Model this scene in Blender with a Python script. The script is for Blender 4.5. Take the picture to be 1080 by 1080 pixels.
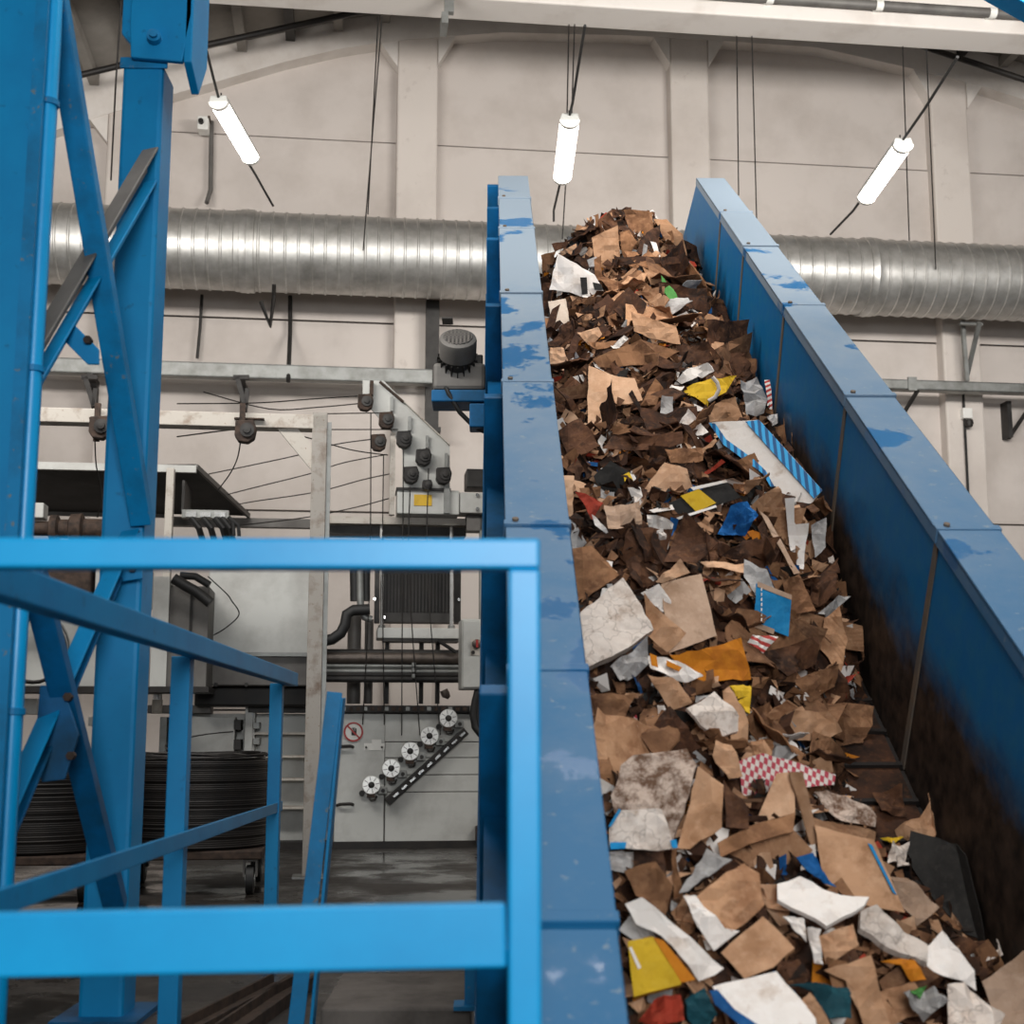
import bpy, bmesh, math, random
from mathutils import Vector, Matrix, noise
R = math.radians
for o in list(bpy.data.objects): bpy.data.objects.remove(o)
scene = bpy.context.scene
COL = scene.collection
random.seed(7)

# ------------------------------------------------------------------ camera
CAMZ = 1.1
FPX = 1450.0
PITCH = R(9.2); YAW = R(-0.9)
CAM = Vector((0, 0, CAMZ))
CROT = Matrix.Rotation(YAW, 4, 'Z') @ Matrix.Rotation(R(90) + PITCH, 4, 'X')
cd = bpy.data.cameras.new('camera'); cam = bpy.data.objects.new('camera', cd); COL.objects.link(cam)
cam.matrix_world = Matrix.Translation(CAM) @ CROT
cd.sensor_width = 36; cd.lens = FPX / 1080 * 36; cd.clip_end = 200; cd.clip_start = 0.05
cd.dof.use_dof = True; cd.dof.focus_distance = 9.0; cd.dof.aperture_fstop = 3.4
scene.camera = cam

# ------------------------------------------------------------------ light
w = bpy.data.worlds.new('world'); scene.world = w; w.use_nodes = True
w.node_tree.nodes['Background'].inputs[0].default_value = (1.0, 0.97, 0.95, 1)
w.node_tree.nodes['Background'].inputs[1].default_value = 0.2
def area(name, loc, target, sx, sy, power, col=(1, .97, .93)):
    l = bpy.data.lights.new(name, 'AREA'); l.shape = 'RECTANGLE'; l.size = sx; l.size_y = sy
    l.energy = power; l.color = col
    o = bpy.data.objects.new(name, l); COL.objects.link(o); o.location = loc
    o.rotation_euler = (Vector(target) - Vector(loc)).to_track_quat('-Z', 'Y').to_euler()
    return o
area('hall_lamp_row', (-4.4, 7.8, 6.4), (-2.5, 16.5, 6.8), 5.0, .8, 440)
area('hall_lamp_row', (5.2, 7.8, 6.4), (4.0, 17.0, 6.6), 5.0, .8, 740)
area('hall_lamp_row', (1.2, 5.4, 8.2), (1.2, 7.2, 0), 7.0, 1.4, 400)
area('daylight_door', (.8, -4.6, 3.0), (.4, 5, 2.0), 2.6, 2.4, 520, (.97, .99, 1))
vs = scene.view_settings
vs.view_transform = 'Standard'; vs.look = 'None'; vs.gamma = 1.0; vs.exposure = 0.0
vs.use_curve_mapping = False

# ------------------------------------------------------------------ frames and helpers
WALLROT = R(6.1)
INC = R(33.9)
WORLD = Matrix.Identity(4)
WALL = Matrix.Rotation(WALLROT, 4, 'Z')
CONV = Matrix.Translation(CAM) @ Matrix.Rotation(INC, 4, 'X')      # x across, y along the incline, z normal to the belt
def ray(frame, px, py):
    d = CROT.to_3x3() @ Vector(((px - 540) / FPX, (540 - py) / FPX, -1.0))
    inv = frame.inverted()
    return inv @ CAM, inv.to_3x3() @ d
def P(frame, px, py, axis, val):
    o, d = ray(frame, px, py)
    return o + d * ((val - o[axis]) / d[axis])
def W(px, py, v): return P(WALL, px, py, 1, v)
def Y(px, py, y): return P(WORLD, px, py, 1, y)

def lin(h):
    if isinstance(h, str):
        h = h.lstrip('#'); c = [int(h[i:i+2], 16) / 255 for i in (0, 2, 4)]
    else: c = [x / 255 for x in h]
    return tuple((x / 12.92 if x <= .04045 else ((x + .055) / 1.055) ** 2.4) for x in c) + (1,)

MATS = {}
def newmat(name):
    m = bpy.data.materials.new(name); m.use_nodes = True
    nt = m.node_tree; b = nt.nodes['Principled BSDF']; MATS[name] = m
    return m, nt, b
def ramp(nt, stops):
    r = nt.nodes.new('ShaderNodeValToRGB'); e = r.color_ramp.elements
    while len(e) < len(stops): e.new(0.5)
    for i, (p, c) in enumerate(stops): e[i].position = p; e[i].color = c
    return r
def noisevec(nt, scale, coord='Object', rnd=False, sc=(1, 1, 1)):
    tc = nt.nodes.new('ShaderNodeTexCoord'); v = tc.outputs[coord]
    if sc != (1, 1, 1):
        mp = nt.nodes.new('ShaderNodeMapping'); mp.inputs['Scale'].default_value = sc
        nt.links.new(v, mp.inputs[0]); v = mp.outputs[0]
    if rnd:
        oi = nt.nodes.new('ShaderNodeObjectInfo'); ml = nt.nodes.new('ShaderNodeMath'); ml.operation = 'MULTIPLY'
        ml.inputs[1].default_value = 37.0; nt.links.new(oi.outputs['Random'], ml.inputs[0])
        ad = nt.nodes.new('ShaderNodeVectorMath'); ad.operation = 'ADD'
        nt.links.new(v, ad.inputs[0]); nt.links.new(ml.outputs[0], ad.inputs[1]); v = ad.outputs[0]
    n = nt.nodes.new('ShaderNodeTexNoise'); n.inputs['Scale'].default_value = scale
    n.inputs['Detail'].default_value = 6; n.inputs['Roughness'].default_value = .62
    nt.links.new(v, n.inputs['Vector']); return n
def mix(nt, fac, a, b):
    m = nt.nodes.new('ShaderNodeMix'); m.data_type = 'RGBA'
    if hasattr(fac, 'node'): nt.links.new(fac, m.inputs[0])
    else: m.inputs[0].default_value = fac
    for s, i in ((a, 6), (b, 7)):
        if hasattr(s, 'node'): nt.links.new(s, m.inputs[i])
        else: m.inputs[i].default_value = s
    return m.outputs[2]
def bump(nt, b, height, strength=.2, dist=.02):
    bp = nt.nodes.new('ShaderNodeBump'); bp.inputs['Strength'].default_value = strength; bp.inputs['Distance'].default_value = dist
    nt.links.new(height, bp.inputs['Height']); nt.links.new(bp.outputs[0], b.inputs['Normal'])
def dirty(name, base, dirt, scale=3, lo=.45, hi=.75, rough=.6, metal=0, bs=.08, rnd=False, sc=(1, 1, 1), spot=None, spec=.5):
    m, nt, b = newmat(name)
    n = noisevec(nt, scale, rnd=rnd, sc=sc)
    r = ramp(nt, [(lo, (0, 0, 0, 1)), (hi, (1, 1, 1, 1))]); nt.links.new(n.outputs[0], r.inputs[0])
    c = mix(nt, r.outputs[0], lin(base), lin(dirt))
    if spot:
        n2 = noisevec(nt, scale * 7, rnd=rnd)
        r2 = ramp(nt, [(.62, (0, 0, 0, 1)), (.70, (1, 1, 1, 1))]); nt.links.new(n2.outputs[0], r2.inputs[0])
        c = mix(nt, r2.outputs[0], c, lin(spot))
    nt.links.new(c, b.inputs['Base Color']); b.inputs['Roughness'].default_value = rough; b.inputs['Metallic'].default_value = metal
    b.inputs['Specular IOR Level'].default_value = spec
    if bs: bump(nt, b, n.outputs[0], bs)
    return m

# steel paint, walls, metals
dirty('blue_paint', '0080b6', '0072a8', 2.5, .4, .7, .45, bs=.03, spot='0a6a98', spec=.3)
dirty('blue_paint_worn', '0078ae', '0c5a82', 4, .45, .72, .5, bs=.05, spot='6a7472', spec=.3)
dirty('blue_rail', '009cd8', '0090cc', 3, .4, .7, .38, bs=.02)
dirty('blue_dark', '005a8c', '07405f', 4, .4, .7, .5, bs=.05, spec=.3)
dirty('wall_paint', 'c9c0b8', 'b2a79f', .8, .45, .8, .85, bs=.12, spot='bcb2aa')
dirty('wall_panel_paint', 'c3bab3', 'aea49c', 1.1, .45, .8, .88, bs=.15)
dirty('white_paint', 'd2cbc4', 'b9afa6', 1.5, .5, .8, .8, bs=.1)
dirty('white_rusty', 'b9b2a8', '84705f', 6, .52, .72, .6, bs=.1, spot='7c5a40')
dirty('grey_rusty', '9a948c', '6e5d50', 6, .5, .7, .6, bs=.1, spot='6b4d38')
dirty('concrete', '6f6862', '4f4944', 5, .4, .7, .9, bs=.3)
dirty('roof_slab', '8b867f', '75706a', 1.5, .4, .7, .9, bs=.1)
dirty('grey_steel', '8f908d', '73736f', 5, .4, .7, .5, .55, bs=.05)
dirty('grey_panel', 'b8b8b3', '999691', 2.2, .45, .75, .5, .15, bs=.06)
dirty('grey_panel_dark', '6d6a66', '575350', 3, .4, .7, .6, .3, bs=.06)
dirty('dark_steel', '3a3836', '262423', 5, .4, .7, .55, .5, bs=.08)
dirty('black_iron', '1d1b1a', '2b2622', 6, .4, .7, .55, .3, bs=.1)
dirty('black_rubber', '141414', '1f1e1d', 8, .4, .7, .6)
dirty('rust_iron', '4a3a30', '2a211c', 14, .4, .65, .8, .2, bs=.3)
dirty('hood_dark', '3f3d3b', '2c2a29', 3, .4, .7, .7, .2)
dirty('chrome', 'd8d8d6', 'b5b3ae', 12, .5, .8, .25, .9, bs=.03)
dirty('aluminium', 'e4e3df', 'b9b6b0', 9, .5, .8, .35, .45, bs=.02)
dirty('cap_white', 'dcdad4', 'c8c4bc', 8, .5, .8, .5)
dirty('belt_iron', '171210', '261d18', 9, .4, .7, .7, .3, bs=.3)
dirty('red_print', 'a32a28', '8a2422', 9, .5, .8, .5)
dirty('yellow_print', 'd2a91d', 'b98f18', 9, .5, .8, .5)
dirty('copper_pipe', '6a6058', '4a4340', 6, .4, .7, .45, .6)
def duct_mat():
    m, nt, b = newmat('galvanised')
    n = noisevec(nt, 6); n2 = noisevec(nt, 1.2, sc=(3, 1, 1))
    r = ramp(nt, [(.35, lin('c6c4c0')), (.7, lin('a8a6a1'))]); nt.links.new(n.outputs[0], r.inputs[0])
    nt.links.new(r.outputs[0], b.inputs['Base Color']); b.inputs['Metallic'].default_value = .8
    r2 = ramp(nt, [(.3, (.34,)*3 + (1,)), (.7, (.5,)*3 + (1,))]); nt.links.new(n2.outputs[0], r2.inputs[0])
    nt.links.new(r2.outputs[0], b.inputs['Roughness']); bump(nt, b, n2.outputs[0], .12, .03)
duct_mat()
def floor_mat():
    m, nt, b = newmat('wet_concrete')
    n = noisevec(nt, .9); n2 = noisevec(nt, 7)
    r = ramp(nt, [(.35, lin('1c1917')), (.6, lin('332e2a')), (.8, lin('463f39'))]); nt.links.new(n2.outputs[0], r.inputs[0])
    nt.links.new(r.outputs[0], b.inputs['Base Color'])
    r2 = ramp(nt, [(.42, (.12,)*3 + (1,)), (.58, (.65,)*3 + (1,))]); nt.links.new(n.outputs[0], r2.inputs[0])
    nt.links.new(r2.outputs[0], b.inputs['Roughness']); bump(nt, b, n2.outputs[0], .1)
floor_mat()
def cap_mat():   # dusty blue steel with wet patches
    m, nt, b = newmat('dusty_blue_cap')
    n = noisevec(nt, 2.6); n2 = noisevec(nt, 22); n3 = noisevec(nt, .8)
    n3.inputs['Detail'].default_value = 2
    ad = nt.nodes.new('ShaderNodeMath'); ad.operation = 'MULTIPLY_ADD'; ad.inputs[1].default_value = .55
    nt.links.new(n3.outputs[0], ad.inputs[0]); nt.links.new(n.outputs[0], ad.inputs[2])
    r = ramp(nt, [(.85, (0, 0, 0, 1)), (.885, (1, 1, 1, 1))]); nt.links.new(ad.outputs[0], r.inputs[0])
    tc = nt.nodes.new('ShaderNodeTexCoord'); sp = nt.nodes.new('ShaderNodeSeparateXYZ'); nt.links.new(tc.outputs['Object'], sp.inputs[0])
    du_ = nt.nodes.new('ShaderNodeMath'); du_.operation = 'MULTIPLY_ADD'; du_.inputs[1].default_value = .1     # blue turns to pale grey towards the head
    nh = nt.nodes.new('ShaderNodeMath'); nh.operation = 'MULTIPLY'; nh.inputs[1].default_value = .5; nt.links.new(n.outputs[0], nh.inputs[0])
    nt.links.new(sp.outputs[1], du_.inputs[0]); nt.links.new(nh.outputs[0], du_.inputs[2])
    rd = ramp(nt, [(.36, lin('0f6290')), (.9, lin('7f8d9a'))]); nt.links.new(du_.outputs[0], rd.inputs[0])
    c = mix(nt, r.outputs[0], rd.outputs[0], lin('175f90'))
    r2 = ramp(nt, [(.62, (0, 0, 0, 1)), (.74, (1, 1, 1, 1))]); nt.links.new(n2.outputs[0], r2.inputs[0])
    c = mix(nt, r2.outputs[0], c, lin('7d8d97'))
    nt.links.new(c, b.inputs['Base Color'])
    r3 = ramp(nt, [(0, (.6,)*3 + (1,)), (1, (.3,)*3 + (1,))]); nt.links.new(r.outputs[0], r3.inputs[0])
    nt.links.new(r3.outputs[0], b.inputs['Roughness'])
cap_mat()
def sidewall_mat():   # blue plate, grime rubbed on by the waste low down (a stain with its own ragged edge)
    m, nt, b = newmat('grimy_blue_plate')
    tc = nt.nodes.new('ShaderNodeTexCoord'); sp = nt.nodes.new('ShaderNodeSeparateXYZ'); nt.links.new(tc.outputs['Object'], sp.inputs[0])
    n = noisevec(nt, 2.2, sc=(1, .5, 1)); n2 = noisevec(nt, 11)
    a = nt.nodes.new('ShaderNodeMath'); a.operation = 'MULTIPLY_ADD'; a.inputs[1].default_value = .75
    zt_ = nt.nodes.new('ShaderNodeMath'); zt_.operation = 'MULTIPLY_ADD'; zt_.inputs[1].default_value = .03
    nt.links.new(sp.outputs[1], zt_.inputs[0]); nt.links.new(sp.outputs[2], zt_.inputs[2])
    sb_n = nt.nodes.new('ShaderNodeMath'); sb_n.operation = 'SUBTRACT'; sb_n.inputs[1].default_value = .2; nt.links.new(zt_.outputs[0], sb_n.inputs[0])
    nt.links.new(n.outputs[0], a.inputs[0]); nt.links.new(sb_n.outputs[0], a.inputs[2])   # height above the belt + ragged noise
    r = ramp(nt, [(.72, (1, 1, 1, 1)), (1.0, (0, 0, 0, 1))]); nt.links.new(a.outputs[0], r.inputs[0])
    r2 = ramp(nt, [(.35, lin('1d1917')), (.7, lin('4a3c33'))]); nt.links.new(n2.outputs[0], r2.inputs[0])
    r4 = ramp(nt, [(.4, lin('00639a')), (.7, lin('1a6a94'))]); nt.links.new(n2.outputs[0], r4.inputs[0])
    nt.links.new(mix(nt, r.outputs[0], r4.outputs[0], r2.outputs[0]), b.inputs['Base Color'])
    b.inputs['Roughness'].default_value = .5; b.inputs['Specular IOR Level'].default_value = .15; bump(nt, b, n2.outputs[0], .06)
sidewall_mat()
dirty('seam_rust', '5d554d', '6f5c4a', 12, .4, .7, .7)
def emis(name, col, s):
    m, nt, b = newmat(name); b.inputs['Emission Color'].default_value = lin(col); b.inputs['Emission Strength'].default_value = s
    b.inputs['Base Color'].default_value = (.9, .9, .9, 1)
emis('tube_glow', 'fff8ec', 9.0)
def mesh_grille():
    m, nt, b = newmat('fan_grille')
    tc = nt.nodes.new('ShaderNodeTexCoord'); ck = nt.nodes.new('ShaderNodeTexChecker'); ck.inputs['Scale'].default_value = 70
    nt.links.new(tc.outputs['Object'], ck.inputs[0]); ck.inputs[1].default_value = lin('6a6560'); ck.inputs[2].default_value = lin('2a2826')
    nt.links.new(ck.outputs[0], b.inputs['Base Color']); b.inputs['Roughness'].default_value = .6
mesh_grille()

class MB:
    def __init__(s): s.v = []; s.f = []
    def add(s, vs, fs):
        k = len(s.v); s.v += [Vector(v) for v in vs]; s.f += [tuple(i + k for i in f) for f in fs]; return s
    def box(s, a, b):
        x0, y0, z0 = (min(a[i], b[i]) for i in range(3)); x1, y1, z1 = (max(a[i], b[i]) for i in range(3))
        return s.add([(x0,y0,z0),(x1,y0,z0),(x1,y1,z0),(x0,y1,z0),(x0,y0,z1),(x1,y0,z1),(x1,y1,z1),(x0,y1,z1)],
            [(0,3,2,1),(4,5,6,7),(0,1,5,4),(1,2,6,5),(2,3,7,6),(3,0,4,7)])
    def prism(s, poly, axis, lo, hi):
        """poly: 2D points in the two other axes, extruded along axis"""
        n = len(poly); vs = []
        for val in (lo, hi):
            for a, b in poly:
                c = [a, b]; c.insert(axis, val); vs.append(c)
        fs = [tuple(range(n))[::-1], tuple(range(n, 2*n))] + [(i, (i+1) % n, n + (i+1) % n, n + i) for i in range(n)]
        return s.add(vs, fs)
    def extrude(s, prof, p0, p1, up=(0, 0, 1)):
        p0 = Vector(p0); p1 = Vector(p1); d = (p1 - p0).normalized(); up = Vector(up)
        sd = d.cross(up)
        if sd.length < 1e-4: sd = d.cross(Vector((0, 1, 0)))
        sd.normalize(); u = sd.cross(d)
        n = len(prof); vs = [p + sd * a + u * b for p in (p0, p1) for a, b in prof]
        return s.add(vs, [tuple(range(n))[::-1], tuple(range(n, 2*n))] + [(i, (i+1) % n, n + (i+1) % n, n + i) for i in range(n)])
    def bar(s, p0, p1, wd, ht, up=(0, 0, 1)):
        a, b = wd / 2, ht / 2
        return s.extrude([(-a,-b),(a,-b),(a,b),(-a,b)], p0, p1, up)
    def angle(s, p0, p1, wd, th, up=(0, 0, 1), flip=1):
        return s.extrude([(0,0),(flip*wd,0),(flip*wd,th),(flip*th,th),(flip*th,wd),(0,wd)][::flip], p0, p1, up)
    def channel(s, p0, p1, wd, ht, th, up=(0, 0, 1)):
        a = wd / 2; b = ht
        return s.extrude([(-a,0),(a,0),(a,b),(a-th,b),(a-th,th),(-a+th,th),(-a+th,b),(-a,b)], p0, p1, up)
    def tube(s, pts, r, seg=8, cap=True):
        pts = [Vector(p) for p in pts]; rings = []; prev = None
        for i, p in enumerate(pts):
            d = (pts[min(i+1, len(pts)-1)] - pts[max(i-1, 0)]).normalized()
            if prev is None:
                x = d.cross(Vector((0, 0, 1)))
                if x.length < .05: x = d.cross(Vector((0, 1, 0)))
            else: x = prev - d * prev.dot(d)
            x.normalize(); prev = x; y = d.cross(x)
            rr = r[i] if isinstance(r, (list, tuple)) else r
            rings.append([p + (x * math.cos(2*math.pi*k/seg) + y * math.sin(2*math.pi*k/seg)) * rr for k in range(seg)])
        fs = [(i*seg + k, i*seg + (k+1) % seg, (i+1)*seg + (k+1) % seg, (i+1)*seg + k) for i in range(len(pts)-1) for k in range(seg)]
        if cap: fs += [tuple(range(seg))[::-1], tuple(range((len(pts)-1)*seg, len(pts)*seg))]
        return s.add([v for rg in rings for v in rg], fs)
    def cyl(s, c, axis, r, l, seg=20, r2=None):
        c = Vector(c); a = Vector(axis).normalized() * l / 2
        return s.tube([c - a, c + a], [r, r2 if r2 is not None else r], seg)
    def lathe(s, c, axis, prof, seg=32):
        """prof: (distance along axis, radius)"""
        c = Vector(c); a = Vector(axis).normalized()
        x = a.cross(Vector((0, 0, 1)))
        if x.length < .05: x = a.cross(Vector((0, 1, 0)))
        x.normalize(); y = a.cross(x)
        vs = [c + a*d + (x*math.cos(2*math.pi*k/seg) + y*math.sin(2*math.pi*k/seg))*r for d, r in prof for k in range(seg)]
        fs = [(i*seg + k, i*seg + (k+1) % seg, (i+1)*seg + (k+1) % seg, (i+1)*seg + k) for i in range(len(prof)-1) for k in range(seg)]
        fs += [tuple(range(seg))[::-1], tuple(range((len(prof)-1)*seg, len(prof)*seg))]
        return s.add(vs, fs)
    def center(s):
        return Vector([(min(v[i] for v in s.v) + max(v[i] for v in s.v)) / 2 for i in range(3)])
    def build(s, name, mat, parent=None, smooth=False, bevel=0, frame=None, base=None):
        if parent is not None: base = parent_base(parent)
        elif base is None:
            c = s.center(); base = Vector((c.x, c.y, min(v.z for v in s.v)))
        base = Vector(base)
        me = bpy.data.meshes.new(name); me.from_pydata([v - base for v in s.v], [], s.f)
        bm = bmesh.new(); bm.from_mesh(me); bmesh.ops.recalc_face_normals(bm, faces=bm.faces); bm.to_mesh(me); bm.free()
        me.materials.append(MATS[mat] if isinstance(mat, str) else mat)
        if smooth:
            for p in me.polygons: p.use_smooth = True
            if smooth != 'all':
                try: me.set_sharp_from_angle(angle=R(40))
                except Exception: pass
        o = bpy.data.objects.new(name, me); COL.objects.link(o)
        if parent is not None: o.parent = parent
        else:
            f = frame if frame is not None else WORLD
            o.matrix_world = f @ Matrix.Translation(base)
        BASE[o.name] = base
        if bevel:
            bv = o.modifiers.new('bevel', 'BEVEL'); bv.width = bevel; bv.segments = 2; bv.limit_method = 'ANGLE'
        return o
BASE = {}
def parent_base(o): return BASE[o.name]
def tag(o, label, cat, group=None):
    o['label'] = label; o['category'] = cat
    if group: o['group'] = group
    return o
def thing(name, label, cat, base, frame=WORLD, group=None):
    o = bpy.data.objects.new(name, None); COL.objects.link(o); o.empty_display_size = .1
    o.matrix_world = frame @ Matrix.Translation(Vector(base)); BASE[o.name] = Vector(base)
    return tag(o, label, cat, group) if label else o
def struct(o):
    o['kind'] = 'structure'; return o

def z4(x, y): return x / 3.6, 340 + y / 3.6
def z5(x, y): return 270 + x / 3.6, 330 + y / 3.6
def z6(x, y): return x / 3.6, 620 + y / 3.6
def z7(x, y): return 270 + x / 3.6, 620 + y / 3.6
def rb(mb, x0, y0, x1, y1, v, d):
    """box in the wall frame: pixel rectangle at depth v, d deep"""
    xm = (x0 + x1) / 2
    a = W(x0, (y0 + y1) / 2, v).x; b = W(x1, (y0 + y1) / 2, v).x
    return mb.box((a, v, W(xm, y1, v).z), (b, v + d, W(xm, y0, v).z))
def r7(mb, a, b, c, d, v, t): return rb(mb, *z7(a, b), *z7(c, d), v, t)
def r5(mb, a, b, c, d, v, t): return rb(mb, *z5(a, b), *z5(c, d), v, t)
def r4(mb, a, b, c, d, v, t): return rb(mb, *z4(a, b), *z4(c, d), v, t)
def r6(mb, a, b, c, d, v, t): return rb(mb, *z6(a, b), *z6(c, d), v, t)
def polyw(mb, pts, v, d):
    q = [W(x, y, v) for x, y in pts]
    return mb.prism([(p.x, p.z) for p in q], 1, v, v + d)
def wthing(name, label, cat, px, py, v, group=None):
    p = W(px, py, v); return thing(name, label, cat, (p.x, v, max(p.z, 0)), WALL, group)

# ================================================================== STRUCTURE
VW = 17.5
fl = MB().box((-14, -5, -.2), (-.06, 21, 0)).box((2.08, -5, -.2), (14, 21, 0)).box((-.06, -5, -.2), (2.08, 1.0, 0)).box((-.06, 5.0, -.2), (2.08, 21, 0)).build('floor', 'wet_concrete', base=(0, 0, 0))
struct(fl)
MB().box((-.26, .8, -1.6), (-.07, 5.2, -.2)).box((2.09, .8, -1.6), (2.29, 5.2, -.2)).box((-.07, 5.01, -1.6), (2.09, 5.2, -.2)).box((-.07, .8, -1.6), (2.09, 5.2, -1.45)).build('pit_lining', 'wet_concrete', fl)

wb = MB().box((-14, VW, 0), (14, VW + .25, 12)).build('wall_back', 'grey_panel_dark', frame=WALL, base=(0, VW, 0)); struct(wb)
VP_ = VW - .3
us = [W(440, 150, VP_).x, W(729, 150, VP_).x, W(1003, 150, VP_).x]
sp = (us[2] - us[0]) / 2
cols = [us[0] + sp * k for k in range(-3, 6)]
rows = [0, 1.4, 3.9, 6.4, 8.9, 11.6]
for i in range(len(cols) - 1):
    for j in range(len(rows) - 1):
        MB().box((cols[i] + .02, VW - .10 + .008 * ((i*3 + j*5) % 3), rows[j] + .012), (cols[i+1] - .02, VW, rows[j+1] - .012)).build('wall_panel', 'wall_panel_paint', wb)
for u in cols:
    MB().box((u - .27, VP_, 0), (u + .27, VW - .05, 11.4)).build('pilaster', 'wall_paint', wb, bevel=.03)
low = [(-250,215),(0,157),(80,131),(190,98),(300,66),(360,52),(420,43),(530,35),(660,38),(750,43),(863,51),(953,71),(1030,90),(1080,106),(1300,190)]
upp = [(-250,150),(0,103),(77,85),(217,53),(360,22),(480,2),(600,-5),(760,0),(983,42),(1080,68),(1300,135)]
ql = [W(x, y, VP_) for x, y in low]; qu = [W(x, y, VP_) for x, y in upp]
rib = MB()
ribpts = [(p.x, p.z) for p in ql] + [(p.x, p.z) for p in reversed(qu)]
rib.prism(ribpts, 1, VP_ - .02, VW - .05)
rib.build('arch_rib', 'white_paint', wb)
def lowz(u):
    for a, b in zip(ql, ql[1:]):
        if a.x <= u <= b.x: return a.z + (b.z - a.z) * (u - a.x) / (b.x - a.x)
    return 9
for u in cols[2:7]:
    for s in (-1, 1):
        e = u + s * .27; q = e + s * .22
        MB().prism([(e, lowz(e) + .1), (q, lowz(q) + .1), (q, lowz(q) - .01), (e, lowz(e) - .38)], 1, VP_ - .01, VW - .05).build('haunch', 'white_paint', wb)
roof = MB()
for a, b in zip(qu, qu[1:]):
    roof.prism([(a.x, a.z), (b.x, b.z), (b.x, b.z + .18), (a.x, a.z + .18)], 1, -4, VW + .25)
ce = roof.build('ceiling', 'roof_slab', frame=WALL, base=(0, VW, qu[5].z)); struct(ce)
for k in range(1, 40):
    u = -12 + k * .62
    for a, b in zip(qu, qu[1:]):
        if a.x <= u < b.x:
            z = a.z + (b.z - a.z) * (u - a.x) / (b.x - a.x)
            MB().box((u - .06, -3.5, z - .16), (u + .06, VP_ - .05, z - .02)).build('purlin', 'roof_slab' if k % 3 else 'dark_steel', ce)
zb = W(1080, 36, 13.8).z
tb = MB().box((-13, 13.8, zb), (14, 14.27, zb + .75)).build('trim_1', 'white_paint', frame=WALL, base=(0, 13.8, zb), bevel=.02); struct(tb)
m = MB(); rb(m, 469, -20, 479, 12, 13.72, .08); rb(m, 466, 12, 473, 24, 13.7, .3); m.build('beam_clamp', 'grey_steel', tb)
cp = thing('conduit_pipe', 'grey conduit pipe with pale clips running along the white roof beam', 'pipe', (W(930, 6, 13.7).x, 13.7, W(930, 6, 13.7).z), WALL)
pz = W(930, 6, 13.7).z
MB().tube([(W(640, -10, 13.7).x, 13.7, pz), (W(1250, 30, 13.7).x, 13.7, pz)], .055, 12).build('pipe', 'grey_panel_dark', cp, smooth=True)
for x in (812, 927, 1046):
    u = W(x, 8, 13.7).x
    MB().cyl((u, 13.7, pz), (1, 0, 0), .062, .08, 14).box((u - .04, 13.7, pz - .03), (u + .04, 13.8, pz + .03)).build('clip', 'cap_white', cp, smooth=True)
bp = W(215, 47, 16.3)
tag(MB().tube([W(60, 85, 16.3), W(140, 66, 16.3), W(215, 48, 16.3), W(376, 13, 16.3), W(420, 2, 16.3)], .04, 10).build('roof_pipe', 'black_iron', frame=WALL, smooth=True), 'black pipe following the roof slope at upper left', 'pipe', 'sloping roof pipes')
tag(MB().tube([W(960, 44, 15.6), W(983, 52, 15.6), W(1080, 84, 15.6), W(1160, 112, 15.6)], .04, 10).build('roof_pipe', 'black_iron', frame=WALL, smooth=True), 'black pipe following the roof slope at upper right', 'pipe', 'sloping roof pipes')
# far blue beam in the top right corner
q0, q1 = Y(1045, -6, 8), Y(1130, 46, 8)
b_ = thing('blue_roof_beam', 'blue painted steel beam in the top right corner under the roof', 'beam', q0)
MB().bar(q0 + Vector((-1.0, 0, .75)), q1 + Vector((.6, 0, -.2)), .18, .24).build('web', 'blue_paint', b_, bevel=.01)
MB().bar(q0 + Vector((-1.0, 0, .88)), q1 + Vector((.6, 0, -.07)), .3, .03).build('flange', 'blue_paint', b_)

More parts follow.
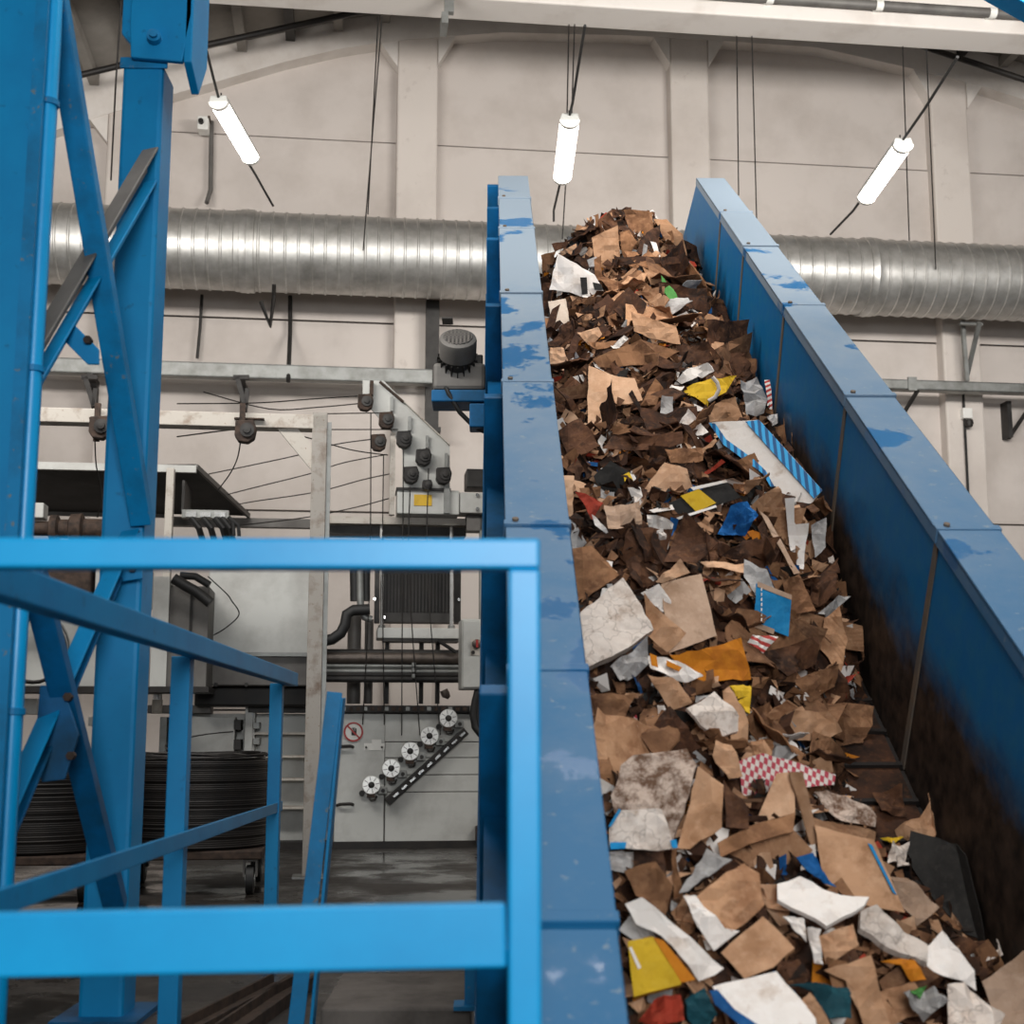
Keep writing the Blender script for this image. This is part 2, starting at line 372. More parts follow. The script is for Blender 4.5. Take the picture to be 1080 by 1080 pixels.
# ================================================================== CONVEYOR
NB, NC = -3.37, -2.27
XL0, XL1, XR0, XR1 = .056, .306, 1.724, 1.966
T0, T1 = 1.75, 11.69
conv = thing('inclined_conveyor', 'inclined blue steel conveyor with high grimy side walls carrying the waste', 'conveyor', (1.0, T0, NB), CONV)
def tcap(y): return (3623 / (y + 128) - .949) / .9085
seamL = [T0, 2.59, 3.74, 4.82, 6.48, 8.10, 9.79, 10.82, T1]
seamR = [T0, 3.3, 4.78, 6.30, 7.86, 9.31, 10.35, T1]
for seams, xa, xb, inner in ((seamL, XL0, XL1, XL1), (seamR, XR0, XR1, XR0)):
    for i, (a, b) in enumerate(zip(seams, seams[1:])):
        last = i == len(seams) - 2
        ins = .012
        if last: poly = [(a + .004, NB - .1), (b + .75, NB - .1), (b + .75, NC - .76), (b, NC - .012), (a + .004, NC - .012)]
        else: poly = [(a + .004, NB - .1), (b - .004, NB - .1), (b - .004, NC - .012), (a + .004, NC - .012)]
        sp_ = MB().prism(poly, 0, xa + ins, xb - ins).build('side_panel', 'grimy_blue_plate', conv, bevel=.006)
        # cap plate with a downturned lip, lower plates lap over the next
        dz = .008 * (i % 2)
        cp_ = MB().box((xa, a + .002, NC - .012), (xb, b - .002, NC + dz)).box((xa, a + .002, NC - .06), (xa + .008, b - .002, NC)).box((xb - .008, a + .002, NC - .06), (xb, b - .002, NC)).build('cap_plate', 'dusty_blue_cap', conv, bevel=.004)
        if i:
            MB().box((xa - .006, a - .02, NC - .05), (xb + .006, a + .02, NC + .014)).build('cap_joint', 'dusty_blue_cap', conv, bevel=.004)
            xs = (xb - ins - .002, xb - ins + .006) if inner == xb else (xa + ins - .006, xa + ins + .002)
            MB().box((xs[0], a - .022, NB), (xs[1], a + .022, NC - .02)).build('seam_strip', 'seam_rust', conv)
            for q in range(3):
                c = ((xa + xb) / 2 + (.08 if inner == xb else -.08), a, NC + .016)
            MB().cyl((xa + .04, a + .008, NC + .018), (0, 0, 1), .013, .012, 8).build('bolt', 'seam_rust', conv)
# outer stiffeners on the left flank, longitudinal flange and under frame
for a in seamL[1:]:
    MB().box((-.035, a - .03, NB - .16), (XL0 + .014, a + .03, NC - .07)).build('stiffener', 'blue_dark', conv, bevel=.006)
MB().box((-.05, T0, NB - .16), (XL0 + .02, T1 + .6, NB - .08)).build('flank_flange', 'blue_dark', conv)
MB().box((-.02, T0, NB + .5), (XL0 + .014, T1, NB + .55)).build('flank_flange', 'blue_dark', conv)
MB().box((XL0, T0, NB - .26), (XL1, T1 + .7, NB - .1)).build('under_beam', 'blue_dark', conv)
MB().box((XR0, T0, NB - .26), (XR1, T1 + .7, NB - .1)).build('under_beam', 'blue_dark', conv)
MB().box((XL1 - .01, T0, NB - .06), (XR0 + .01, T1 + .7, NB - .045)).build('bed_plate', 'belt_iron', conv)
t = T0
while t < T1 + .5:
    MB().box((XL1 - .005, t + .008, NB - .045), (XR0 + .005, t + .242, NB + .004 )).box((XL1, t + .008, NB), (XR0, t + .03, NB + .022)).build('belt_slat', 'belt_iron', conv)
    t += .25
MB().cyl((1.015, T1 + .6, NB - .12), (1, 0, 0), .16, 1.5, 24).build('head_drum', 'black_iron', conv, smooth=True)
# legs (vertical in the world): convert to the conveyor frame
ci = CONV.inverted()
for t in (6.6, 10.2):
    for x in (XL0 + .06, XR1 - .06):
        top = CONV @ Vector((x, t, NB - .2)); bot = Vector((top.x, top.y, 0))
        MB().bar(ci @ bot, ci @ top, .14, .14, up=(1, 0, 0)).build('leg', 'blue_dark', conv, bevel=.005)
        MB().bar(ci @ bot, ci @ Vector((bot.x, bot.y, .02)), .26, .26, up=(1, 0, 0)).build('foot_plate', 'blue_dark', conv)

# gear motor on the conveyor flank (world frame)
MY = 10.0
mt = thing('gear_motor', 'grimy grey electric gear motor with round fan cover on the conveyor flank', 'motor', Y(485, 428, MY))
fc = Y(483, 357, MY - .18); ax = Vector((0.02, -.74, .67)).normalized()
k_ = .14
MB().lathe(fc, ax, [(-.15, k_*.98), (-.02, k_), (.0, k_*.96), (.012, k_*.8)], 32).build('fan_cover', 'grey_panel_dark', mt, smooth=True)
MB().lathe(fc, ax, [(.012, k_*.78), (.02, k_*.74), (.022, .03)], 32).build('fan_grille', 'fan_grille', mt)
bd = MB().lathe(fc, ax, [(-.52, k_*.95), (-.15, k_*.9)], 24)
for k in range(20):
    an = 2*math.pi*k/20; x = ax.cross(Vector((0, 0, 1))).normalized(); y = ax.cross(x)
    dr = x*math.cos(an) + y*math.sin(an)
    bd.bar(fc - ax*.5 + dr*k_*.96, fc - ax*.16 + dr*k_*.96, .008, .04, up=dr)
bd.build('motor_body', 'dark_steel', mt, smooth=True)
tb_ = fc - ax*.3 + Vector((.15, -.03, .03))
MB().box(tb_ - Vector((.04, .09, .08)), tb_ + Vector((.04, .09, .08))).build('terminal_box', 'dark_steel', mt, bevel=.01)
gc = Y(484, 400, MY + .02)
MB().box(gc - Vector((.19, .12, .11)), gc + Vector((.2, .2, .10))).build('gearbox', 'grey_panel_dark', mt, bevel=.03)
MB().lathe(gc + Vector((.3, 0, 0)), (1, 0, 0), [(-.05, .15), (.04, .15), (.05, .11), (.1, .11)], 24).build('output_flange', 'dark_steel', mt, smooth=True)
MB().box(gc + Vector((-.2, -.12, -.2)), gc + Vector((.34, .2, -.11))).build('mount_plate', 'blue_dark', mt, bevel=.01)
MB().prism([(gc.x + .12, gc.z - .2), (gc.x + .36, gc.z - .2), (gc.x + .36, gc.z - .42)], 1, gc.y - .05, gc.y + .05).build('gusset', 'blue_dark', mt)
sb = Y(508, 441, MY)
MB().box(sb - Vector((.09, .1, .09)), sb + Vector((.1, .1, .09))).build('junction_box', 'blue_dark', mt, bevel=.01)
MB().box(Y(466, 336, MY - .1), Y(478, 341, MY + .05)).build('lifting_lug', 'dark_steel', mt)
cab = [Y(461, 380, MY), Y(464, 395, MY - .05), Y(473, 415, MY - .1), Y(485, 435, MY - .05), Y(500, 450, MY), Y(515, 457, MY)]
MB().tube(cab, .018, 8).build('power_cable', 'black_rubber', mt, smooth=True)

# ================================================================== WALL SIDE INSTALLATIONS
VD = 16.45; RD = .485
zc = W(519, 276, VD).z
ends = [W(-260, 270, VD).x, W(262, 270, VD).x, W(912, 270, VD).x, W(1330, 290, VD).x]
du = thing('spiral_duct', 'large galvanised spiral ventilation duct running across the back wall', 'duct', (W(519, 270, VD).x, VD, zc - RD), WALL)
for a, b in zip(ends, ends[1:]):
    pr = []; u = a
    while u < b - .16:
        pr += [(u, RD), (u + .125, RD), (u + .135, RD + .012), (u + .15, RD + .012)]; u += .16
    pr.append((b, RD))
    MB().lathe((0, VD, zc), (1, 0, 0), pr, 48).build('duct_section', 'galvanised', du, smooth=True)
for e in ends[1:3]:
    MB().lathe((0, VD, zc), (1, 0, 0), [(e - .09, RD + .01), (e - .085, RD + .022), (e - .02, RD + .022), (e, RD + .03), (e + .02, RD + .022), (e + .085, RD + .022), (e + .09, RD + .01)], 48).build('coupling_band', 'galvanised', du, smooth=True)
# hanger wires from the roof beam
def hw(p, q, va, vb, lab, r=.0075):
    a = W(*p, va); b = W(*q, vb)
    o = tag(MB().tube([a, b], r, 6).build('hanger_wire', 'black_iron', frame=WALL, smooth=True), lab, 'wire', 'hanger wires from the roof beam')
hw((399, 17), (388, 226), 14.2, 15.95, 'left wire of the pair hanging over the left duct section')
hw((403, 17), (383, 264), 14.2, 15.93, 'longer wire of the pair hanging over the left duct section')
hw((600, 26), (598, 124), 14.0, 13.4, 'left wire holding the middle tube lamp')
hw((606, 26), (603, 122), 14.0, 13.4, 'right wire holding the middle tube lamp')
hw((597, 188), (593, 252), 14.1, 15.9, 'wire from the middle tube lamp down to the duct')
hw((777, 38), (779, 206), 14.2, 15.6, 'left wire above the head of the right conveyor wall')
hw((793, 38), (798, 231), 14.2, 15.6, 'right wire above the head of the right conveyor wall')
hw((952, 49), (959, 254), 14.2, 15.95, 'thin wire just right of the right tube lamp')
hw((977, 51), (987, 284), 14.2, 15.94, 'thin wire ending on the right duct section')
hw((381, 12), (376, 12), 14.2, 14.2, 'short wire end beside the roof pipe', .006) if False else None

# lamps
def lamp(n, f, yy, lab, cable_up, cable_dn):
    p0 = Y(*n, yy); p1 = P(WORLD, *f, 2, p0.z)
    d = (p1 - p0).normalized(); L = (p1 - p0).length
    t = thing('tube_lamp', lab, 'lamp', p0, group='hanging fluorescent tube lamps')
    sd = d.cross(Vector((0, 0, 1))).normalized(); up = Vector((0, 0, 1))
    def prof(ps, a, b): return [p0 + d*a + sd*x + up*z for x, z in ps], [p0 + d*b + sd*x + up*z for x, z in ps]
    hs = MB(); hs.extrude([(-.1, 0), (.1, 0), (.08, .07), (-.08, .07)], p0, p1); hs.build('housing', 'grey_panel', t, bevel=.01)
    pts = [(  .096*math.cos(a), -.08*math.sin(a)) for a in [math.pi*k/10 for k in range(11)]]
    ends_ = [p0 + d*.05, p1 - d*.05]
    MB().extrude(pts[::-1], ends_[0], ends_[1]).build('diffuser', 'tube_glow', t, smooth=True)
    for e, s in ((p0, 1), (p1, -1)):
        MB().extrude([(x*1.06, z*1.06) for x, z in pts][::-1], e - d*.0*s, e + d*.05*s).build('end_cap', 'cap_white', t)
        MB().tube([e + d*.1*s + up*.06, e + d*.1*s + up*.14], .008, 6).build('hook', 'black_iron', t)
    for k, c in enumerate((cable_up, cable_dn)):
        pts_ = []
        for x, y, dz in c: pts_.append(P(WORLD, x, y, 2, p0.z + .08 + dz))
        MB().tube([(p0 if k == 0 else p1) + up*.05] + pts_, .014, 7).build('cable', 'black_rubber', t, smooth=True)
    return t
lamp((230, 107), (265, 167), 13.2, 'leftmost hanging tube lamp, beside the blue column', [(225, 82, .0), (218, 54, .0)], [(262, 172, -.05), (270, 185, -.08), (280, 203, 0), (288, 217, 0)])
lamp((601, 126), (593, 188), 12.8, 'middle hanging tube lamp, above the waste conveyor', [(604, 108, .0), (610, 70, .05), (617, 27, .05)], [(588, 205, -.05), (584, 222, 0), (584, 233, 0)])
lamp((953, 152), (913, 209), 12.8, 'rightmost hanging tube lamp, slanting above the right duct section', [(975, 115, 0), (1010, 60, .0)], [(900, 222, -.02), (876, 247, 0)])

# steel rails on the wall
def rail_w(x0, x1, yt, yb, xm, v, lab):
    a = W(x0, 385, v).x; b = W(x1, 385, v).x; z1 = W(xm, yt, v).z; z0 = W(xm, yb, v).z
    t = thing('wall_rail', lab, 'rail', ((a + b)/2, v, z0), WALL, 'galvanised rails under the duct')
    MB().box((a, v, z0), (b, v + .02, z1)).box((a, v, z1 - .015), (b, v + .16, z1)).box((a, v, z0), (b, v + .16, z0 + .015)).build('channel', 'grey_steel', t)
    return t, z0, z1
t, z0, z1 = rail_w(-120, 456, 383, 398, 250, 16.75, 'long galvanised channel rail left of the conveyor, under the duct')
for x in (95, 255):
    c = W(x, 400, 16.8)
    MB().prism([(16.76, z0), (17.38, z0), (17.38, z0 - .5), (17.3, z0 - .5), (17.0, z0 - .06), (16.76, z0 - .03)], 0, c.x - .04, c.x + .04).build('bracket', 'dark_steel', t)
t, z0, z1 = rail_w(900, 1200, 402, 412, 1010, 16.75, 'short galvanised channel rail right of the conveyor, under the duct')
for x in (968, 1095):
    c = W(x, 412, 16.8)
    MB().bar((c.x, 16.8, z0), (c.x - .2, 17.3, z0 - .5), .05, .03).box((c.x - .24, 17.2, z0 - .5), (c.x - .18, 17.4, z0)).build('bracket', 'dark_steel', t)
MB().box((W(959, 405, 16.7).x, 16.72, z0 - .02), (W(968, 405, 16.7).x, 16.76, z1 + .03)).build('splice_plate', 'grey_steel', t)
t = wthing('steel_post', 'dark steel post between the wall and the gear motor', 'post', 456, 450, 17.0)
m = MB(); rb(m, 449, 316, 463, 455, 16.98, .12); m.build('web', 'dark_steel', t)
m = MB(); rb(m, 447, 450, 465, 455, 16.94, .2); m.build('end_plate', 'dark_steel', t)
t = wthing('duct_bracket', 'grey triangular steel bracket under the right duct section', 'bracket', 1022, 402, 16.5)
MB().bar(W(1033, 340, 16.5), W(1019, 400, 17.1), .05, .05).build('strut', 'grey_steel', t)
MB().bar(W(1015, 338, 16.9), W(1020, 402, 16.9), .05, .05).build('strut', 'grey_steel', t)
MB().bar(W(1012, 341, 16.7), W(1036, 342, 16.7), .05, .04).build('top_bar', 'grey_steel', t)
t = wthing('wall_sensor', 'small white sensor with black dome on the right wall', 'sensor', 1021, 447, 17.1)
m = MB(); rb(m, 1016, 430, 1026, 441, 17.1, .25); m.build('housing', 'cap_white', t, bevel=.01)
MB().lathe(W(1022, 446, 17.1), (0, 0, 1), [(-.06, .02), (-.05, .045), (0, .06), (.04, .05)], 16).build('dome', 'black_iron', t, smooth=True)
tag(MB().tube([W(1016, 416, 17.15), W(1018, 455, 17.15), W(1021, 515, 17.15), W(1022, 600, 17.15)], .018, 6).build('wall_cable', 'black_rubber', frame=WALL, smooth=True), 'dark cable running down beside the wall sensor', 'cable')
t = wthing('wall_camera', 'small white box camera on the wall above the left duct', 'camera', 215, 134, 17.15)
m = MB(); rb(m, 208, 122, 220, 136, 17.1, .22); m.build('housing', 'cap_white', t, bevel=.015)
MB().cyl(W(212, 128, 17.08), (0, -1, 0), .035, .06, 14).build('lens', 'black_iron', t, smooth=True)
MB().box(W(219, 122, 17.1), W(223, 132, 17.3)).build('mount', 'rust_iron', t)
tag(MB().tube([W(223, 128, 17.3), W(222, 200, 17.3), W(218, 214, 17.2)], .03, 8).build('wall_conduit', 'grey_panel_dark', frame=WALL, smooth=True), 'thin grey conduit dropping from the wall camera to the duct', 'conduit')
tag(MB().tube([W(213, 311, 17.3), W(211, 345, 17.3), W(208, 378, 17.3)], .02, 8).build('wall_cable', 'dark_steel', frame=WALL, smooth=True), 'short dark cable under the duct near the blue column', 'cable')
tag(MB().tube([W(289, 300, 16.02), W(289, 312, 16.1), W(285, 344, 16.0), W(275, 318, 16.0)], .025, 8).build('duct_hook', 'black_iron', frame=WALL, smooth=True), 'bent black steel hook hanging under the duct', 'hook')
tag(MB().tube([W(306, 312, 17.3), W(306, 350, 17.3), W(304, 402, 16.7)], .028, 8).build('wall_cable', 'dark_steel', frame=WALL, smooth=True), 'dark cable pair from the duct down behind the long rail', 'cable')
t = W(114, 120, 15)
tag(MB().tube([W(128, 0, 14.5), W(122, 90, 15), W(117, 190, 16)], .010, 6).build('hanger_wire', 'black_iron', frame=WALL), 'thin wire between the two blue columns', 'wire', 'hanger wires from the roof beam')

# white gantry with pulley blocks
VG = 11.1
g = wthing('white_gantry', 'rust-streaked white steel gantry with corner brace in front of the baler', 'frame', 322, 922, VG)
m = MB(); rb(m, -60, 432, 345, 447, VG, .16); m.build('beam', 'white_rusty', g, bevel=.006)
a = W(338, 447, VG); 
MB().box((a.x - .065, VG, 0), (a.x + .055, VG + .12, a.z + .1)).build('post', 'grey_rusty', g, bevel=.006)
MB().box((a.x + .057, VG + .02, 0), (a.x + .09, VG + .14, a.z + .02)).build('post_flange', 'grey_steel', g)
MB().bar(W(299, 447, VG + .05), W(336, 492, VG + .05), .13, .03, up=(0, 1, 0)).build('corner_brace', 'white_rusty', g)
MB().box((a.x - .14, VG - .07, 0), (a.x + .13, VG + .2, .015)).build('foot_plate', 'grey_steel', g)
def pulley_block(x, y, v, parent, s=1.0, mat='rust_iron'):
    c = W(x, y, v)
    pb = MB().prism([(c.x - .075*s, c.z + .075*s), (c.x + .06*s, c.z + .085*s), (c.x + .085*s, c.z + .02*s), (c.x + .07*s, c.z - .06*s), (c.x + .02*s, c.z - .095*s), (c.x - .05*s, c.z - .085*s), (c.x - .08*s, c.z - .04*s)], 1, v - .05, v + .05).build('pulley_block', mat, parent, bevel=.008)
    MB().lathe((c.x + .015*s, v - .05, c.z), (0, -1, 0), [(0, .055*s), (.02, .055*s), (.022, .03*s), (.04, .028*s), (.042, .012*s)], 16).build('pulley_wheel', 'dark_steel', pb, smooth=True)
    return pb
for x, y in ((106, 451), (259, 455)):
    pulley_block(x, y, VG - .12, g, 1.05)
    MB().box(W(x - 6, 425, VG - .08), W(x - 1, 466, VG - .05)).build('pulley_strap', 'rust_iron', g)
    MB().box(W(x - 12, 440, VG - .05), W(x + 20, 444, VG + .01)).build('rust_plate', 'rust_iron', g)
# drop brackets from the rail
for x0, y0, x1, y1, lab in ((250, 398, 261, 430, 'perforated dark bracket hanging above the right gantry pulley'), (90, 398, 101, 428, 'dark bracket hanging above the left gantry pulley')):
    t = wthing('drop_bracket', lab, 'bracket', (x0+x1)/2, y1, 16.66, 'drop brackets')
    MB().bar(W(x0, y0, 16.66), W(x1 - 2, y1, 16.66), .06, .05, up=(0, 1, 0)).build('arm', 'dark_steel', t)
    MB().bar(W(x1, y0 + 12, 16.66), W(x1 - 2, y1, 16.66), .05, .05, up=(0, 1, 0)).build('arm', 'dark_steel', t)
    MB().bar(W(x0 - 4, y0, 16.66), W(x1 + 2, y0, 16.66), .05, .05, up=(0, 1, 0)).build('arm', 'dark_steel', t)

# ================================================================== BALER
VB = 13.9
ba = wthing('baler', 'grey steel baler with diagonal row of chrome wire wheels', 'machine', 430, 890, VB)
m = MB(); r7(m, 300, 478, 487, 965, VB, .06); m.build('front_plate', 'grey_panel', ba, bevel=.005)
ys = [478, 585, 645, 710, 775, 965]
for a, b in zip(ys, ys[1:]):
    m = MB(); r7(m, 490, a + 1.5, 876, b - 1.5, VB, .06); m.build('front_plank', 'grey_panel', ba, bevel=.004)
m = MB(); r7(m, 296, 470, 880, 968, VB + .06, 1.5); m.build('body', 'grey_panel_dark', ba)
m = MB(); r7(m, -280, 965, 885, 1004, VB - .05, 1.3); m.build('base', 'black_iron', ba)
m = MB(); r7(m, -30, 446, 888, 474, VB - .08, .3); m.build('top_rail', 'dark_steel', ba, bevel=.005)
for k in range(24):
    x = 245 + k * 27
    m = MB(); r7(m, x, 452, x + 15, 466, VB - .12, .05); m.build('chain_link', 'rust_iron' if k % 3 else 'grey_steel', ba)
wz = [(730, 495), (658, 562), (585, 620), (513, 685), (438, 748)]
for x, y in wz:
    c = W(*z7(x, y), VB - .1)
    wm = MB().lathe(c, (0, -1, 0), [(-.02, .09), (.02, .09), (.025, .085)], 28).build('wire_wheel', 'aluminium', ba)
    MB().lathe(c, (0, -1, 0), [(.025, .032), (.045, .03), (.05, .02)], 16).build('hub', 'dark_steel', wm, smooth=True)
    for k in range(8):
        an = k * math.pi / 4 + .2
        MB().bar(c + Vector((math.cos(an)*.04, -.026, math.sin(an)*.04)), c + Vector((math.cos(an)*.078, -.026, math.sin(an)*.078)), .006, .006, up=(0, 1, 0)).build('slot', 'grey_panel_dark', wm)
    m = MB(); r7(m, x + 25, y + 8, x + 60, y + 36, VB - .1, .1); m.build('guide_block', 'grey_steel', ba, bevel=.006)
    MB().cyl(W(*z7(x + 44, y + 22), VB - .1), (0, -1, 0), .02, .03, 12).build('guide_bolt', 'dark_steel', ba)
    m = MB(); r7(m, x - 16, y + 26, x + 14, y + 48, VB - .12, .12); m.build('wheel_bracket', 'rust_iron', ba)
    MB().cyl(W(*z7(x - 36, y + 32), VB - .03), (0, -1, 0), .028, .06, 10).build('guide_roller', 'dark_steel', ba)
    MB().tube([W(*z7(x - 12, y + 40), VB - .1), W(*z7(x - 2, y + 58), VB - .12), W(*z7(x + 14, y + 56), VB - .12), W(*z7(x + 20, y + 44), VB - .06)], .009, 6).build('wire_loop', 'black_iron', ba)
MB().bar(W(*z7(497, 815), VB - .08), W(*z7(798, 543), VB - .08), .16, .10, up=(0, 1, 0)).build('slotted_bar', 'dark_steel', ba, bevel=.01) if False else None
a, b = W(*z7(497, 815), VB - .09), W(*z7(798, 543), VB - .09)
MB().bar(a, b, .08, .09, up=(0, 1, 0)).build('slotted_bar', 'black_iron', ba, bevel=.006)
for k in range(9):
    p = a.lerp(b, .08 + k*.105); q = a.lerp(b, .08 + k*.105 + .06)
    MB().bar(p + Vector((0, -.05, 0)), q + Vector((0, -.05, 0)), .022, .02, up=(0, 1, 0)).build('bar_slot', 'chrome', ba)
# warning sign: red ring with slash over a dark hand
c = W(*z7(370, 547), VB - .012)
sg = MB().lathe(c, (0, -1, 0), [(0, .098), (.006, .098)], 32).build('warning_sign', 'cap_white', ba)
ring = MB()
for k in range(32):
    a0, a1 = 2*math.pi*k/32, 2*math.pi*(k+1)/32
    ring.bar(c + Vector((math.cos(a0)*.088, -.009, math.sin(a0)*.088)), c + Vector((math.cos(a1)*.088, -.009, math.sin(a1)*.088)), .004, .018, up=(math.cos(a0), 0, math.sin(a0)))
ring.bar(c + Vector((-.062, -.009, .062)), c + Vector((.062, -.009, -.062)), .016, .004, up=(0, 1, 0))
ring.build('sign_ring', 'red_print', sg)
hd = MB().box(c + Vector((-.02, -.008, -.035)), c + Vector((.03, -.006, .01)))
for k in range(4): hd.bar(c + Vector((-.015 + k*.013, -.007, .005)), c + Vector((-.02 + k*.015, -.007, .045 - .006*abs(k-1.5))), .010, .002, up=(0, 1, 0))
hd.build('sign_hand', 'black_iron', sg)
m = MB(); r7(m, 410, 590, 488, 617, VB - .01, .01); r7(m, 440, 576, 476, 590, VB - .01, .01); m.build('rating_plate', 'cap_white', ba)
for x in (418, 478):
    MB().cyl(W(*z7(x, 605), VB - .015), (0, -1, 0), .012, .02, 8).build('plate_screw', 'dark_steel', ba)
for y in (602, 821):
    MB().tube([W(*z7(308, y + 5), VB), W(*z7(318, y + 1), VB - .07), W(*z7(360, y - 1), VB - .07), W(*z7(368, y + 2), VB)], .016, 8).build('handle', 'black_iron', ba, smooth=True)
m = MB(); r7(m, 836, 905, 876, 962, VB - .1, .12); m.build('corner_box', 'rust_iron', ba, bevel=.01)
# ribbed chamber to the left
m = MB(); r7(m, -300, 478, 296, 968, VB + .25, 1.2); m.build('chamber_plate', 'grey_panel', ba)
for y in (552, 640, 727, 835):
    m = MB(); r7(m, -40, y - 4, 296, y + 5, VB, .26); m.build('chamber_rib', 'white_rusty', ba)
for x in (-20, 225):
    m = MB(); r7(m, x - 9, 470, x + 9, 968, VB - .01, .25); m.build('chamber_stiffener', 'grey_panel', ba)
# valve bits left of the ribs
for x0, y0, x1, y1, mt_ in ((885, 500, 915, 540, 'dark_steel'), (885, 575, 915, 615, 'dark_steel'), (960, 510, 985, 535, 'grey_steel'), (960, 570, 985, 595, 'grey_steel'), (335, 490, 355, 525, 'cap_white'), (930, 375, 960, 640, 'grey_panel'), (970, 445, 1080, 470, 'grey_steel'), (605, 490, 632, 640, 'grey_steel'), (560, 445, 800, 476, 'grey_panel_dark'), (640, 490, 890, 640, 'grey_panel'), (30, 420, 140, 480, 'grey_panel')):
    m = MB(); r6(m, x0, y0, x1, y1, VB - .06, .3); m.build('valve_plate', mt_, ba, bevel=.004)
p = W(*z6(598, 392), VB - .3)
MB().tube([p, W(*z6(598, 425), VB - .3)], .045, 10).build('cylinder_rod', 'chrome', ba, smooth=True)
MB().tube([W(*z6(598, 425), VB - .3), W(*z6(596, 475), VB - .3)], .05, 10).build('cylinder_rod_end', 'white_rusty', ba, smooth=True)

# wire guide plate with pulleys
VQ = 13.4
gp = wthing('wire_guide_plate', 'slanted grey plate with seven dark wire pulleys above the baler', 'machine part', 450, 545, VQ)
m = MB(); polyw(m, [z5(*p) for p in ((405, 256), (485, 258), (545, 318), (736, 500), (736, 668), (556, 668), (556, 520), (520, 455), (405, 330))], VQ, .03); m.build('plate', 'grey_panel', gp)
MB().bar(W(*z5(470, 262), VQ - .02), W(*z5(560, 340), VQ - .02), .02, .06, up=(0, 1, 0)).build('rusty_edge', 'rust_iron', gp)
MB().bar(W(*z5(545, 322), VQ - .02), W(*z5(735, 502), VQ - .02), .01, .05, up=(0, 1, 0)).build('plate_edge', 'white_rusty', gp)
m = MB(); r5(m, 432, 256, 446, 310, VQ - .1, .12); m.build('plate_lug', 'rust_iron', gp)
for x, y in ((415, 340), (495, 408), (465, 492), (562, 480), (635, 548), (588, 615), (712, 618), (650, 655)):
    pulley_block(*z5(x, y), VQ - .08, gp, .95 if y < 650 else .6, 'rust_iron' if x + y < 1000 else 'black_iron')
for x, y0, y1 in ((515, 318, 372), (583, 392, 445), (650, 465, 512), (722, 532, 585)):
    m = MB(); r5(m, x - 5, y0, x + 6, y1, VQ - .05, .05); m.build('pin', 'grey_steel', gp)
m = MB(); r5(m, 508, 455, 528, 765, VQ - .02, .1); m.build('upright', 'white_rusty', gp)
m = MB(); r5(m, 714, 655, 736, 760, VQ - .05, .1); m.build('upright', 'grey_steel', gp)
m = MB(); r5(m, 535, 672, 772, 764, VQ, .3); m.build('base_beam', 'grey_panel', gp, bevel=.01)
m = MB(); r5(m, 533, 664, 740, 674, VQ - .03, .36); m.build('base_flange', 'dark_steel', gp)
m = MB(); r5(m, 600, 690, 668, 732, VQ - .008, .01); m.build('worn_label', 'yellow_print', gp)
m = MB(); r5(m, 774, 682, 900, 760, VQ + .02, .28); m.build('base_beam', 'grey_panel', gp, bevel=.01)
m = MB(); r5(m, 800, 592, 890, 662, VQ, .3); m.build('housing', 'dark_steel', gp, bevel=.01)
for x, y in ((840, 692), (840, 745)):
    MB().cyl(W(*z5(x, y), VQ + .01), (0, -1, 0), .02, .03, 8).build('bolt', 'chrome', gp)
m = MB(); r5(m, 800, 768, 862, 826, VQ + .1, .2); m.build('drop_plate', 'grey_panel_dark', gp)
m = MB(); r5(m, 848, 768, 864, 1500, VQ + .1, .06); m.build('drop_tube', 'grey_steel', gp)

# oil cooler between the beams
VR = 13.7
oc = wthing('oil_cooler', 'black finned oil cooler in a grey frame above the pipe bank', 'cooler', 440, 680, VR)
m = MB(); r5(m, 262, 776, 800, 802, VR - .1, .4); m.build('top_beam', 'white_rusty', oc)
m = MB(); r5(m, 262, 804, 798, 842, VR + .05, .3); m.build('top_plate', 'dark_steel', oc)
core = MB(); r7(core, 452, -140, 775, 130, VR + .12, .25); core.build('core', 'black_iron', oc)
for k in range(20):
    x = 490 + k * 13
    m = MB(); r7(m, x, -120, x + 4, 92, VR + .10, .03); m.build('fin', 'dark_steel', oc)
for x0, x1, y0, y1 in ((452, 488, -140, 130), (748, 778, -140, 130)):
    m = MB(); r7(m, x0, y0, x1, y1, VR + .06, .1); m.build('frame_side', 'dark_steel', oc)
m = MB(); r7(m, 488, 95, 748, 130, VR + .06, .1); m.build('frame_bottom', 'dark_steel', oc)
for x in (477, 742):
    MB().tube([W(*z7(x, -250), VR - .02), W(*z7(x, 150), VR - .02)], .022, 8).build('tie_rod', 'chrome', oc, smooth=True)
    MB().cyl(W(*z7(x, 148), VR - .02), (0, 0, 1), .035, .03, 6).build('rod_nut', 'grey_steel', oc)
for x, y in ((450, 42), (770, 45), (486, 112)):
    MB().cyl(W(*z7(x, y), VR + .04), (0, -1, 0), .016, .03, 8).build('bolt', 'chrome', oc)
m = MB(); r7(m, 460, 152, 770, 192, VR - .08, .4); m.build('tray', 'grey_panel', oc, bevel=.008)
m = MB(); r7(m, 482, 190, 772, 203, VR - .04, .3); m.build('tray_lip', 'grey_panel_dark', oc)
for x in (497, 628, 690):
    m = MB(); r7(m, x - 8, 200, x + 8, 440, VR + .25, .08); m.build('stand_leg', 'dark_steel', oc)
